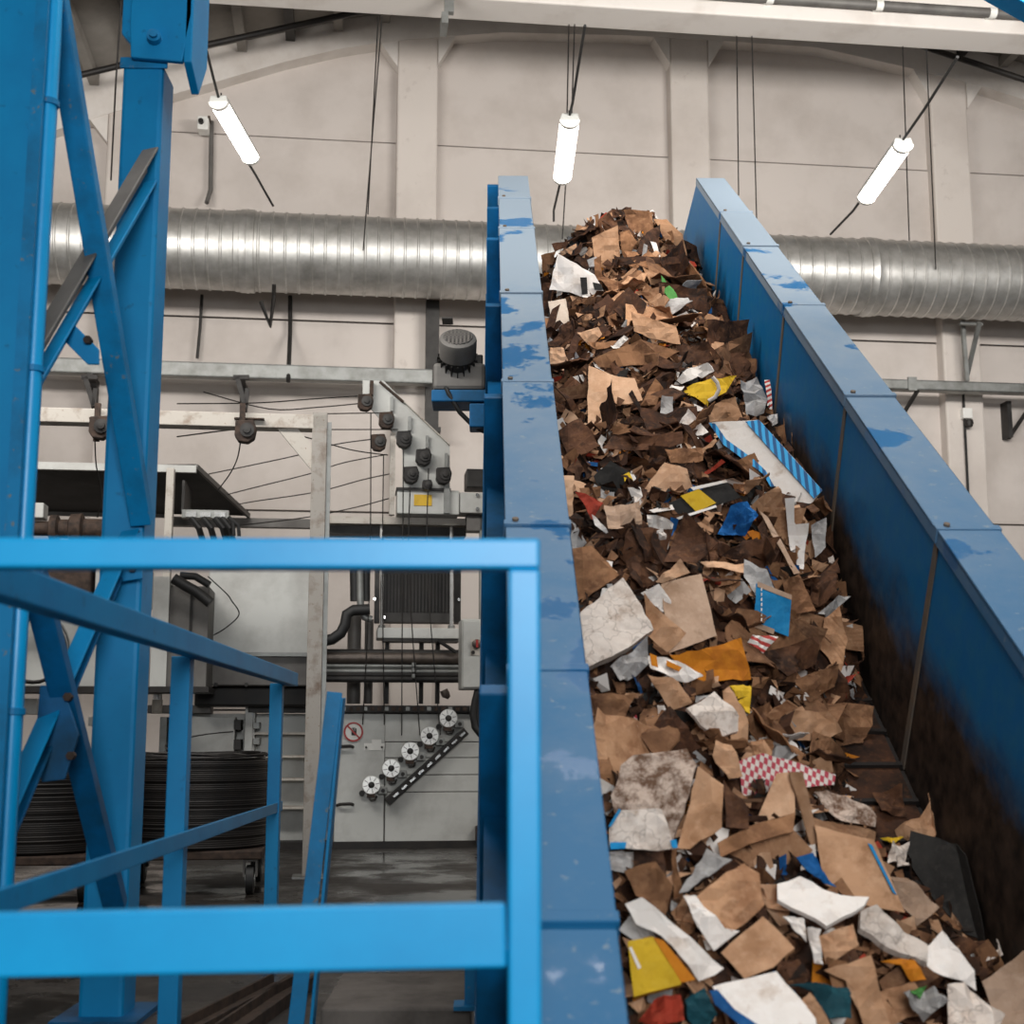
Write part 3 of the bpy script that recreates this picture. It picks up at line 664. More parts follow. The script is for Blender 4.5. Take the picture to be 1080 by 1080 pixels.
# pipes
pk = wthing('pipe_bank', 'bank of horizontal hydraulic pipes above the baler top rail', 'pipes', 410, 722, 13.55)
for y, r_, mt_ in ((247, .035, 'dark_steel'), (266, .062, 'copper_pipe'), (285, .03, 'black_iron'), (297, .026, 'grey_steel'), (317, .026, 'grey_steel'), (330, .03, 'black_iron'), (346, .035, 'dark_steel')):
    z = W(*z7(500, y), 13.55).z
    MB().tube([(W(*z7(240, y), 13.55).x, 13.55, z), (W(*z7(775, y), 13.55).x, 13.55, z)], r_, 12).build('pipe', mt_, pk, smooth=True)
m = MB(); r7(m, 255, 236, 770, 358, 13.65, .1); m.build('back_plate', 'black_iron', pk)
for y in (292, 312, 335):
    m = MB(); r7(m, 592, y - 9, 608, y + 9, 13.44, .1); m.build('pipe_clamp', 'grey_steel', pk, bevel=.008)
def hose(pts, v, r, lab, name='hydraulic_hose', mat='black_rubber', cat='hose', grp=None):
    return tag(MB().tube([W(x, y, v) for x, y in pts], r, 10).build(name, mat, frame=WALL, smooth=True), lab, cat, grp)
hose([z7(240, 205), z7(290, 195), z7(322, 172), z7(338, 140), z7(345, 100), z7(370, 85), z7(432, 82)], 13.4, .055, 'thick black hose curving into the oil cooler side')
hose([z7(375, -70), z7(376, -20), z7(377, 50)], 13.5, .05, 'straight black hose dropping left of the oil cooler')
hose([z7(395, -70), z7(396, 40), z7(398, 85), z7(412, 112), z7(440, 120)], 13.45, .035, 'grey bent pipe left of the oil cooler', 'bent_pipe', 'grey_steel', 'pipe')
hose([z7(418, -70), z7(418, 50)], 13.5, .04, 'short black hose nearest the oil cooler frame')
hose([z7(375, 90), z7(372, 260), z7(370, 440)], 14.2, .07, 'vertical grey pipe behind the pipe bank', 'standing_pipe', 'grey_panel_dark', 'pipe')
hose([z7(430, 120), z7(428, 300), z7(425, 440)], 14.2, .045, 'thin vertical grey pipe behind the pipe bank', 'standing_pipe', 'grey_panel_dark', 'pipe')
# control cabinet
cc = wthing('control_cabinet', 'grey electrical cabinet with round switch beside the conveyor', 'cabinet', 500, 727, 12.9)
m = MB(); r7(m, 780, 118, 888, 385, 12.9, .35); m.build('body', 'grey_panel', cc, bevel=.012)
m = MB(); r7(m, 786, 126, 882, 378, 12.885, .02); m.build('door', 'grey_panel', cc, bevel=.006)
m = MB(); r7(m, 815, 195, 858, 257, 12.878, .01); m.build('switch_plate', 'white_rusty', cc)
sc_ = W(*z7(838, 213), 12.87)
sw = MB().lathe(sc_, (0, -1, 0), [(0, .045), (.02, .045), (.03, .03)], 18).build('switch', 'copper_pipe', cc, smooth=True)
MB().box(sc_ + Vector((-.01, -.045, -.035)), sc_ + Vector((.01, -.02, .035))).build('switch_grip', 'red_print', sw)
MB().cyl(W(*z7(824, 245), 12.87), (0, -1, 0), .018, .02, 12).build('button', 'black_iron', cc)
for k, (x, lab) in enumerate(((838, 'leftmost black hose looping below the control cabinet'), (852, 'second black hose looping below the control cabinet'), (866, 'third black hose looping below the control cabinet'))):
    hose([z7(x + 4, 385), z7(x - 8, 430), z7(x - 16, 480), z7(x - 8, 530), z7(x + 12, 556), z7(x + 30, 562)], 12.95 + .05*k, .03, lab, grp='hoses below the control cabinet')
tag(MB().tube([W(*z7(712, 388), 13.5), W(*z7(720, 405), 13.5), W(*z7(733, 418), 13.5)], [.04, .045, .02], 10).build('brush_handle', 'copper_pipe', frame=WALL, smooth=True), 'small brown tool handle lying on the baler top rail', 'tool')
hose([z7(690, 200), z7(730, 225), z7(760, 245)], 13.4, .018, 'thin black cable entering the control cabinet', 'cable', cat='cable')

# hood, cabinets and left machinery
hd_ = wthing('extraction_hood', 'dark grey sheet metal hood on the wall behind the gantry', 'hood', 160, 548, 13.2)
m = MB(); r4(m, 60, 535, 745, 562, 13.2, .05); m.build('front_lip', 'grey_panel', hd_)
q = [z4(60, 562), z4(745, 548), z4(940, 735), z4(780, 742), z4(60, 705)]
tp = [W(*z4(60, 555), 13.25), W(*z4(745, 548), 13.25), W(*z4(945, 735), 14.6), W(*z4(60, 715), 14.6)]
hm = MB(); up_ = Vector((0, .02, .03)); hm.add(tp + [p + up_ for p in tp], [(0,1,2,3),(7,6,5,4),(0,4,5,1),(1,5,6,2),(2,6,7,3),(3,7,4,0)]); hm.build('canopy', 'hood_dark', hd_)
MB().bar(tp[1], tp[2], .03, .05).build('edge_trim', 'grey_panel_dark', hd_)
m = MB(); r4(m, 60, 706, 640, 735, 14.6, .05); m.build('rear_lip', 'grey_panel_dark', hd_)
tag(r4(MB(), 650, 742, 1180, 775, 14.65, .12).build('support_rail', 'grey_panel_dark', frame=WALL), 'grey horizontal rail behind the gantry post, right of the hood', 'rail')
po = wthing('pale_post', 'pale steel post with clamp under the hood beside the blue column', 'post', 175, 728, 12.8)
m = MB(); r4(m, 615, 552, 645, 1400, 12.8, .1); m.build('tube', 'white_rusty', po, bevel=.006)
m = MB(); r4(m, 600, 980, 655, 996, 12.76, .18); m.build('clamp', 'grey_panel', po)
tr = wthing('terminal_strip', 'row of metal terminals with black cables under the hood', 'terminals', 216, 545, 13.0)
m = MB(); r4(m, 690, 712, 868, 742, 13.0, .1); m.build('rail', 'grey_steel', tr)
m = MB(); r4(m, 690, 600, 700, 715, 13.05, .6); m.build('hanger', 'dark_steel', tr)
for k in range(3):
    m = MB(); r4(m, 705 + k*55, 720, 745 + k*55, 738, 12.98, .04); m.build('terminal', 'chrome', tr)
for k, x in enumerate((725, 770, 815, 840)):
    MB().tube([W(*z4(x, 742), 13.0), W(*z4(x + 30, 780), 13.0), W(*z4(x + 45, 830), 13.1), W(*z4(x + 40, 900), 13.2)], .03, 8).build('cable', 'black_rubber', tr, smooth=True)
MB().tube([W(*z4(868, 738), 13.0), W(*z4(885, 760), 13.0), W(*z4(888, 810), 13.0)], .018, 8).build('cable', 'black_rubber', tr, smooth=True)
MB().tube([W(*z4(870, 742), 13.0), W(*z4(905, 770), 13.0), W(*z4(908, 812), 13.0)], .018, 8).build('cable', 'black_rubber', tr, smooth=True)
tk = wthing('grey_tank', 'pale grey sheet metal tank behind the white gantry post', 'tank', 280, 722, 13.3)
m = MB(); rb(m, 219, 597, 342, 689, 13.3, .4); m.build('front_panel', 'grey_panel', tk, bevel=.01)
m = MB(); rb(m, 222, 691, 342, 723, 13.35, .35); m.build('lower_panel', 'grey_panel_dark', tk, bevel=.01)
m = MB(); rb(m, 222, 688, 342, 692, 13.27, .4); m.build('ledge', 'grey_steel', tk)
for x in (226, 258, 300):
    m = MB(); rb(m, x, 720, x + 3, 724, 13.3, .05); m.build('foot_screw', 'dark_steel', tk)
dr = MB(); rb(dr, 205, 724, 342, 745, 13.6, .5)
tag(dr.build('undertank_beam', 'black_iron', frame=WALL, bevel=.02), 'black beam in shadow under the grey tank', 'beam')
bx = wthing('pump_cabinet', 'brownish grey pump cabinet between blue column and grey tank', 'cabinet', 200, 727, 12.7)
m = MB(); rb(m, 160, 608, 177, 724, 12.7, .1); m.build('corner_post', 'grey_panel', bx)
m = MB(); rb(m, 177, 618, 219, 728, 12.75, .6); m.build('side_panel', 'grey_panel_dark', bx, bevel=.006)
m = MB(); rb(m, 158, 724, 220, 730, 12.68, .6); m.build('bottom_edge', 'black_iron', bx)
m = MB(); rb(m, 199, 622, 202, 724, 12.73, .03); m.build('door_gap', 'black_iron', bx)
hose([(183, 610), (196, 618), (207, 624), (222, 636)], 12.5, .05, 'thick black hose lying across the pump cabinet top')
hose([(190, 607), (206, 608), (221, 617)], 12.6, .035, 'thinner black hose on the pump cabinet top')
ct = wthing('left_machine_cabinet', 'pale grey machine cabinet behind the left blue columns', 'cabinet', 60, 728, 13.0)
m = MB(); rb(m, -60, 640, 118, 724, 13.0, .6); m.build('front_panel', 'grey_panel', ct, bevel=.01)
m = MB(); rb(m, -60, 724, 160, 730, 12.98, .6); m.build('bottom_edge', 'black_iron', ct)
m = MB(); rb(m, 100, 598, 156, 639, 13.1, .4); m.build('top_box', 'grey_panel', ct, bevel=.01)
ll = MB()
hc = W(36, 683, 12.8)
hco = wthing('hose_coil', 'coiled dark hose hanging on the left machine cabinet', 'hose', 36, 720, 12.8)
for k in range(4):
    r_ = .30 - k*.012
    MB().tube([hc + Vector((math.cos(a)*r_ + .01*k, -.03*k, math.sin(a)*r_*1.05 - .01*k)) for a in [2*math.pi*j/28 for j in range(29)]], .014, 6).build('hose_loop', 'dark_steel' if k % 2 else 'grey_steel', hco, smooth=True)
mo = wthing('hydraulic_pump', 'dark cylindrical hydraulic pump with ribbed collar behind left blue columns', 'pump', 75, 568, 13.0)
pc = W(75, 558, 13.0)
MB().lathe(pc, (1, 0, 0), [(-.5, .07), (-.2, .07), (-.18, .13), (-.12, .13), (-.1, .09), (-.02, .09), (0, .14), (.1, .15), (.12, .1), (.5, .1)], 20).build('pump_body', 'rust_iron', mo, smooth=True)
MB().box(pc + Vector((-.35, -.05, -.2)), pc + Vector((.45, .2, -.12))).build('pump_foot', 'grey_panel_dark', mo)
m = MB(); rb(m, 30, 530, 46, 546, 12.9, .2); m.build('valve_box', 'grey_panel', mo, bevel=.01)
mx = MB(); rb(mx, 10, 572, 96, 638, 13.05, .45); mx.build('pump_base', 'rust_iron', mo, bevel=.02)

# baling wires
def wire(pts, v0, v1, lab, r=.006):
    n = len(pts); ps = [W(x, y, v0 + (v1 - v0)*i/(n-1)) for i, (x, y) in enumerate(pts)]
    sm = []
    for i in range(n - 1):
        pa, pb, pc_, pd = ps[max(i-1, 0)], ps[i], ps[i+1], ps[min(i+2, n-1)]
        for k in range(5):
            t = k/5; sm.append(.5*((2*pb) + (pc_ - pa)*t + (2*pa - 5*pb + 4*pc_ - pd)*t*t + (3*pb - pa - 3*pc_ + pd)*t**3))
    sm.append(ps[-1])
    return tag(MB().tube(sm, r, 5).build('baling_wire', 'black_iron', frame=WALL), lab, 'wire', 'baling wires')
wire([z5(-300, 345), z5(0, 342), z5(200, 328), z5(385, 316)], 12.2, 13.3, 'topmost baling wire running to the highest pulley')
wire([z5(-300, 470), z5(0, 438), z5(180, 470), z5(360, 520), z5(500, 540)], 11.0, 13.3, 'baling wire sagging from gantry pulley to the guide plate')
wire([z5(-200, 300), z5(50, 365), z5(240, 358), z5(385, 345)], 12.4, 13.3, 'baling wire just under the topmost wire')
wire([z5(-180, 612), z5(0, 575), z5(160, 540), z5(300, 500), z5(440, 480)], 13.7, 13.3, 'baling wire rising gently to the lower left pulley')
wire([z5(-112, 691), z5(0, 662), z5(200, 612), z5(330, 570), z5(495, 538)], 14.0, 13.3, 'middle baling wire behind the gantry brace')
wire([z5(-62, 726), z5(0, 715), z5(230, 680), z5(400, 635), z5(505, 612)], 14.3, 13.3, 'baling wire below the gantry brace')
wire([z5(-82, 808), z5(0, 800), z5(200, 775), z5(380, 738), z5(505, 705)], 14.6, 13.3, 'lowest baling wire rising to the guide upright')
wire([z5(270, 383), z5(470, 380)], 13.3, 13.3, 'short level baling wire at the second pulley')
wire([z5(270, 443), z5(540, 443)], 13.3, 13.3, 'short level baling wire between second and third pulleys')
for x, y0, lab in ((436, 380, 'leftmost vertical baling wire dropping to the baler'), (484, 540, 'second vertical baling wire dropping to the baler'), (560, 520, 'third vertical baling wire dropping to the baler'), (585, 660, 'fourth vertical baling wire dropping to the baler'), (655, 590, 'rightmost vertical baling wire dropping to the baler')):
    x7 = {436: 405, 484: 487, 560: 553, 585: 622, 655: 700}[x]
    wire([z5(x, y0), z5(x - 4, 1000), z7(x7, 480 + (40 if x < 500 else 80))], 13.25, 13.45, lab)
wire([z4(912, 460), z4(900, 520), z4(870, 580), z4(825, 640)], 11.0, 12.6, 'curved wire hanging from the right gantry pulley')
wire([z4(360, 440), z4(365, 540), z4(385, 650), z4(370, 740)], 11.0, 12.6, 'curved wire hanging from the left gantry pulley')
wire([z4(790, 965), z4(860, 1030), z6(880, 50), z6(908, 100), z6(860, 150), z6(810, 180)], 12.9, 12.9, 'looped wire in front of the grey tank')
wire([z6(735, 225), z6(680, 270), z6(662, 320), z6(690, 365), z6(730, 385)], 12.745, 12.745, 'looped wire in front of the pump cabinet')
wire([z6(890, 545), z6(760, 560), z6(640, 590), z6(640, 615), z6(720, 652)], 13.88, 10.45, 'loose wire looping above the wire coil')
wire([z6(560, 640), z6(620, 625), z6(760, 632), z6(880, 628), z6(960, 640)], 10.4, 10.4, 'loose end lying on top of the right wire coil')

# wire coils on trolleys
def coil(px, lab1, lab2, v=10.5, r=.53):
    c = W(px, 880, v); zt = .93; z0 = .30
    co = thing('wire_coil', lab1, 'wire coil', (c.x, v, z0), WALL, 'coils of black baling wire')
    pr = [(z0 + .03, .28)]; n = 44; rr = random.Random(int(px))
    for k in range(n):
        z = z0 + (zt - z0)*k/n; q = r - .009*rr.random() - (.03 if k in (0, n-1) else 0)
        pr += [(z + .001, q - .004), (z + .004, q), (z + .011, q)]
    pr += [(zt, .40), (zt - .02, .28), (z0 + .03, .28)]
    MB().lathe((c.x, v, 0), (0, 0, 1), pr, 44).build('wound_wire', 'black_iron', co, smooth='all')
    for k in range(6):
        r1 = r - .02 - .05*rr.random(); ph = rr.random()*6
        MB().tube([Vector((c.x + math.cos(a)*r1, v + math.sin(a)*r1, zt + .012 + .012*math.sin(a*2 + ph) + .004*k)) for a in [2*math.pi*j/32 for j in range(33)]], .006, 5).build('loose_turn', 'black_iron', co)
    t = thing('wire_trolley', lab2, 'trolley', (c.x, v, 0), WALL, 'wire coil trolleys')
    MB().box((c.x - .51, v - .51, .24), (c.x + .51, v + .51, .30)).build('deck', 'rust_iron', t, bevel=.01)
    for sx in (-1, 1):
        for sy in (-1, 1):
            w_ = Vector((c.x + sx*.43, v + sy*.43, .10))
            MB().lathe(w_, (1, 0, 0), [(-.03, .085), (-.025, .1), (.025, .1), (.03, .085)], 24).build('caster_wheel', 'black_rubber', t, smooth=True)
            MB().cyl(w_, (1, 0, 0), .05, .07, 16).build('caster_hub', 'grey_steel', t, smooth=True)
            MB().box(w_ + Vector((-.05, -.04, .02)), w_ + Vector((-.036, .04, .13))).box(w_ + Vector((.036, -.04, .02)), w_ + Vector((.05, .04, .13))).box(w_ + Vector((-.05, -.04, .125)), w_ + Vector((.05, .04, .14))).build('caster_fork', 'grey_panel_dark', t)
coil(206, 'black wire coil right of the blue column', 'rusty trolley with casters under the right wire coil')
coil(36, 'black wire coil behind the left blue columns', 'rusty trolley under the wire coil behind the left blue columns', 10.2, .5)

# ================================================================== BLUE STEEL FRAME (left)
def z1(x, y): return x / 3.0, y / 3.0
YF, YN = 5.6, 4.45
fr = thing('blue_steel_frame', 'tall blue steel frame of two columns with crossed braces', 'frame', (Y(125, 700, YF).x, YF, 0))
def colx(px, py, yy): return Y(px, py, yy).x
xa, xb = colx(99, 700, YF), colx(145, 700, YF)
MB().box((xa, YF, 0), (xb, YF + .21, Y(150, 66, YF).z)).build('far_column', 'blue_paint', fr, bevel=.018)
MB().box((xa - .08, YF - .1, 0), (xb + .08, YF + .3, .02)).build('base_plate', 'blue_dark', fr)
ztop = Y(150, 66, YF).z; zl = Y(150, -60, YF).z
hx0, hx1 = colx(142, 40, YF), colx(196, 40, YF)
hb = MB().prism([(hx0, ztop), (hx1, ztop - .02), (hx1 + .035, ztop + .2), (hx1 + .03, zl), (hx0 - .01, zl), (hx0 - .01, ztop + .15)], 1, YF - .05, YF - .02).build('head_bracket', 'blue_paint', fr, bevel=.006)
MB().prism([(YF - .05, ztop - .02), (YF + .12, ztop - .09), (YF + .26, ztop + .1), (YF + .26, zl), (YF - .05, zl)], 0, hx1 + .005, hx1 + .04).build('head_cheek', 'blue_paint', fr, bevel=.006)
MB().prism([(hx0 - .05, ztop + .12), (hx0, ztop + .06), (hx0, zl), (hx0 - .05, zl)], 1, YF - .03, YF + .02).build('head_ear', 'blue_paint', fr, bevel=.006)
MB().box((hx0, YF - .02, ztop + .2), (hx1, YF + .24, zl)).build('head_box', 'blue_dark', fr)
MB().lathe(Y(163, 41, YF - .05), (0.1, -1, .1), [(0, .032), (.03, .03), (.03, .018), (.045, .018)], 14).build('head_bolt', 'blue_paint_worn', fr, smooth=True)
for k, (x, y) in enumerate(((447, 180), (500, 190), (520, 205), (548, 212))):
    pass
MB().box((xa - .01, YF - .012, ztop - .03), (xb + .02, YF + .0, ztop + .02)).build('weld_collar', 'blue_paint_worn', fr, bevel=.004)
# near column and its pipe
xc = colx(31, 300, YN)
MB().box((xc - .26, YN, 0), (xc, YN + .2, 5)).build('near_column', 'blue_paint', fr, bevel=.015)
MB().box((xc - .03, YN - .012, 0), (xc + .012, YN, 5)).build('column_flange', 'blue_paint_worn', fr)
xp = colx(42, 300, YN + .1)
MB().tube([(xp, YN + .08, 0), (xp, YN + .08, 5)], .03, 14).build('drain_pipe', 'blue_rail', fr, smooth=True)
for y in (98, 383, 750):
    z = Y(44, y, YN).z
    MB().lathe((xp, YN + .08, z), (0, 0, 1), [(-.012, .031), (-.01, .038), (.01, .038), (.012, .031)], 16).box((xc - .02, YN + .07, z - .01), (xp, YN + .09, z + .01)).build('pipe_clip', 'blue_paint_worn', fr)
MB().box((xc - .34, YN - .08, 0), (xc + .08, YN + .28, .02)).build('base_plate', 'blue_dark', fr)
def brace(p, q, ya, yb, wd, mat='blue_paint_worn', flip=1, name='brace'):
    a, b = Y(*p, ya), Y(*q, yb)
    n = (b - a).normalized(); up = Vector((.94, -.34, 0))
    return MB().angle(a, b, wd, .010, up=up, flip=flip).build(name, mat, fr, bevel=.003)
MB().bar(Y(55, -20, 4.6), Y(150, 552, YF), .085, .07, up=(0, 1, .3)).build('brace', 'blue_paint_worn', fr, bevel=.006)
brace((150, 158), (22, 372), YF - .01, 4.66, .075, 'grey_panel_dark', -1)
brace((152, 192), (28, 402), YF - .01, 4.66, .06, 'blue_paint', -1)
MB().bar(Y(34, 600, 4.66), Y(122, 955, YF), .085, .06, up=(0, 1, .3)).build('brace', 'blue_dark', fr, bevel=.006)
brace((128, 560), (-12, 870), YF - .01, 4.66, .08, 'blue_paint', -1)
brace((122, 600), (-6, 900), YF - .01, 4.66, .05, 'blue_dark', -1)
def gus(pts, yy, mat, bolts):
    q = [Y(x, y, yy) for x, y in pts]
    o = MB().prism([(p.x, p.z) for p in q], 1, yy, yy + .015).build('gusset_plate', mat, fr, bevel=.003)
    for x, y in bolts:
        MB().cyl(Y(x, y, yy - .01), (0, -1, 0), .016, .03, 6).build('bolt', 'rust_iron', o)
gus([(60, 352), (76, 340), (104, 368), (104, 384), (92, 384)], 4.9, 'blue_paint', [(93, 359)])
gus([(42, 723), (66, 723), (83, 775), (68, 822), (44, 825), (36, 792)], 4.95, 'blue_dark', [(72, 735), (75, 797)])
gus([(112, 580), (150, 560), (150, 610), (118, 615)], YF - .06, 'blue_paint', [(140, 575), (140, 600)])

# ================================================================== GUARD RAILING (front)
YR = 2.4
gr = thing('guard_railing', 'bright blue tubular steel guard railing in the foreground', 'railing', (Y(553, 700, YR).x, YR, 0))
zt = Y(300, 567, YR).z; zb_ = Y(300, 599, YR).z
px0, px1 = Y(536, 700, YR).x, Y(570, 700, YR).x
MB().box((Y(-120, 583, YR).x, YR, zb_), (px1, YR + .055, zt)).build('top_rail', 'blue_rail', gr, bevel=.006)
MB().box((px0, YR, 0), (px1, YR + .055, zb_)).build('post', 'blue_rail', gr, bevel=.006)
la, lb = Y(-120, 1000, YR), Y(534, 987, YR)
MB().bar(la + Vector((0, .02, 0)), lb + Vector((0, .02, 0)), .04, .105).build('knee_rail', 'blue_rail', gr, bevel=.006)
zs = (zt + zb_) / 2
def onz(px, py): return P(WORLD, px, py, 2, zs)
A_, B_ = onz(0, 613), onz(309, 717)
dirS = (B_ - A_).normalized()
start = A_ - dirS * ((A_.y - (YR + .03)) / dirS.y)
MB().bar(start, B_, .06, .078).build('side_top_rail', 'blue_paint', gr, bevel=.006)
ya, yb = A_.y, B_.y
M0, M1 = Y(0, 952, ya), Y(297, 850, yb)
dm = (M1 - M0)
MB().bar(M0 - dm * ((ya - YR - .05) / (yb - ya)), M1, .012, .055, up=(0, 0, 1)).build('side_mid_rail', 'blue_paint', gr, bevel=.003)
for px in (6, 211, 304):
    # where the side rail crosses this pixel column
    best = min((abs((lambda q: 0)(0)), 0) for _ in range(1))
    t_ = 0
    for k in range(4001):
        q = A_ + (B_ - A_) * (k / 4000 * 1.02 - .01)
        d = CROT.to_3x3().inverted() @ (q - CAM); x = 540 + FPX * d.x / -d.z
        if x >= px: t_ = q; break
    MB().angle((t_.x - .028, t_.y - .03, 0), (t_.x - .028, t_.y - .03, zs - .03), .07, .012, up=(0, 1, 0), flip=1).build('side_post', 'blue_paint', gr, bevel=.003)

# leaning strut near the stairs, floor channels
lt = thing('leaning_strut', 'scuffed blue angle-iron strut leaning behind the guard railing', 'strut', Y(316, 1085, 5.2))
MB().bar(Y(311, 1100, 5.2), Y(355, 728, 5.2), .012, .058, up=(1, 0, 0)).build('face_flange', 'blue_paint_worn', lt, bevel=.002) if False else None
fa, fb = Y(311, 1090, 5.2), Y(353, 730, 5.2)
MB().bar(fa, fb, .058, .012, up=(0, 1, 0)).build('face_flange', 'blue_paint_worn', lt, bevel=.002)
MB().bar(fa + Vector((.05, .09, 0)), fb + Vector((.026, .05, -.02)), .012, .10, up=(0, 1, 0)).build('side_flange', 'blue_paint', lt, bevel=.002)
for (p, q, lab) in (((190, 1090), (300, 1032), 'left rusty steel channel set in the dark floor'), ((238, 1090), (318, 1034), 'right rusty steel channel set in the dark floor')):
    a, b = P(WORLD, *p, 2, .03), P(WORLD, *q, 2, .03)
    a.z = b.z = .002
    tag(MB().channel(a, b, .12, .05, .012).build('floor_channel', 'rust_iron'), lab, 'channel', 'channels in the floor')
sb_ = P(WORLD, 338, 1063, 2, .10); se_ = P(WORLD, 513, 1063, 2, .10); sk_ = P(WORLD, 400, 1026, 2, .10)
tag(MB().box((sb_.x, sb_.y, 0), (se_.x - .06, sk_.y, .10)).build('concrete_step', 'concrete', bevel=.012), 'low rough concrete step between leaning strut and conveyor', 'step')
st = thing('support_stub', 'worn blue steel stub post standing on the concrete step', 'post', Y(497, 1060, 5.35))
s0 = Y(490, 1040, 5.3); s1 = Y(504, 1040, 5.3)
MB().box((s0.x, 5.3, .1), (s1.x, 5.36, .42)).build('stub', 'blue_paint_worn', st, bevel=.004)
MB().box((s0.x - .04, 5.27, .1), (s1.x + .04, 5.4, .115)).build('stub_foot', 'blue_paint_worn', st)

# ================================================================== WASTE MATERIALS
def card(name, base, stain, light, lo=.42, hi=.68, scale=5, lines=0, crack=0):
    m, nt, b = newmat(name)
    n = noisevec(nt, scale, rnd=True); n2 = noisevec(nt, scale * 6, rnd=True)
    r = ramp(nt, [(lo, (0, 0, 0, 1)), (hi, (1, 1, 1, 1))]); nt.links.new(n.outputs[0], r.inputs[0])
    c = mix(nt, r.outputs[0], lin(base), lin(stain))
    r2 = ramp(nt, [(.5, (0, 0, 0, 1)), (.75, (.6, .6, .6, 1))]); nt.links.new(n2.outputs[0], r2.inputs[0])
    c = mix(nt, r2.outputs[0], c, lin(light))
    n3 = noisevec(nt, scale * 2.3, rnd=True); r3 = ramp(nt, [(.30, (.75, .75, .75, 1)), (.42, (0, 0, 0, 1))]); nt.links.new(n3.outputs[0], r3.inputs[0])
    c = mix(nt, r3.outputs[0], c, lin(stain))
    if crack:
        tcv = nt.nodes.new('ShaderNodeTexCoord'); vo = nt.nodes.new('ShaderNodeTexVoronoi'); vo.feature = 'DISTANCE_TO_EDGE'; vo.inputs['Scale'].default_value = crack
        wn = nt.nodes.new('ShaderNodeTexNoise'); wn.inputs['Scale'].default_value = 14; nt.links.new(tcv.outputs['UV'], wn.inputs['Vector'])
        wm_ = nt.nodes.new('ShaderNodeMix'); wm_.data_type = 'RGBA'; wm_.inputs[0].default_value = .13; nt.links.new(tcv.outputs['UV'], wm_.inputs[6]); nt.links.new(wn.outputs['Color'], wm_.inputs[7])
        nt.links.new(wm_.outputs[2], vo.inputs['Vector']); rv = ramp(nt, [(.0, (.42, .42, .42, 1)), (.035, (0, 0, 0, 1))]); nt.links.new(vo.outputs['Distance'], rv.inputs[0])
        c = mix(nt, rv.outputs[0], c, lin('5a463a'))
    oi = nt.nodes.new('ShaderNodeObjectInfo'); mr = nt.nodes.new('ShaderNodeMapRange')
    mr.inputs[3].default_value = .78; mr.inputs[4].default_value = 1.15; nt.links.new(oi.outputs['Random'], mr.inputs[0])
    hs = nt.nodes.new('ShaderNodeHueSaturation'); nt.links.new(mr.outputs[0], hs.inputs['Value']); nt.links.new(c, hs.inputs['Color'])
    nt.links.new(hs.outputs[0], b.inputs['Base Color']); b.inputs['Roughness'].default_value = .82
    b.inputs['Specular IOR Level'].default_value = .25
    h = n2.outputs[0]
    if lines:
        tc = nt.nodes.new('ShaderNodeTexCoord'); wv = nt.nodes.new('ShaderNodeTexWave'); wv.inputs['Scale'].default_value = lines
        wv.inputs['Distortion'].default_value = 1.5; nt.links.new(tc.outputs['UV'], wv.inputs[0])
        ad = nt.nodes.new('ShaderNodeMath'); ad.operation = 'MULTIPLY_ADD'; ad.inputs[1].default_value = .5
        nt.links.new(wv.outputs[1], ad.inputs[0]); nt.links.new(n2.outputs[0], ad.inputs[2]); h = ad.outputs[0]
    bump(nt, b, h, .3, .006)
card('tan', 'b98f6e', '8d6546', 'c9a283')
card('tan_corr', 'b38866', '835a3e', 'c59c7b', lines=18)
card('tan_light', 'd8ad8b', 'b98c6a', 'e2bd9c')
card('brown', '8f6647', '543624', 'a87e5c')
card('brown_corr', '896246', '4d3425', 'a27c5b', lines=20)
card('brown_dark', '603f2b', '2e1d14', '855c3f', .4, .62)
card('brown_wet', '472c1d', '21150e', '6f472b', .4, .62)
card('grey_tan', 'b99b84', '94765e', 'c9ad97')
card('white', 'e8dfd7', 'c0ad9d', 'f0ebe6', .55, .8)
card('white_dirty', 'dccec2', 'a58e7c', 'eae0d6', .5, .72, 6, lines=7, crack=13)
card('mottled', 'c4ae9e', '6a4e3c', 'd9c8b9', .44, .58, 14, crack=17)
card('grey_film', 'a9a5a2', '7f7a77', 'c9c6c3', .45, .7)
card('cream', 'e3cdb8', 'cfb6a0', 'ecdccb', .55, .8)
card('yellow_card', 'd9b02a', 'b98f1c', 'e3bf45', .55, .8)
card('orange_card', 'c8791a', '8f4a14', 'd98f25', .5, .75)
card('red_card', 'a33a28', '6f2619', 'b5503a', .5, .75)
card('green_film', '4f8a45', '3c6f38', '66a05a', .5, .8)
card('blue_card', '1e86bd', '14689a', '3b98c9', .5, .8)
card('blue_film', '1a5d9c', '0e3f70', '3a80bd', .45, .7)
card('black_card', '2b2927', '1b1918', '3b3733', .45, .7)
card('teal_dark', '16454f', '0d2d35', '24606a', .45, .7)
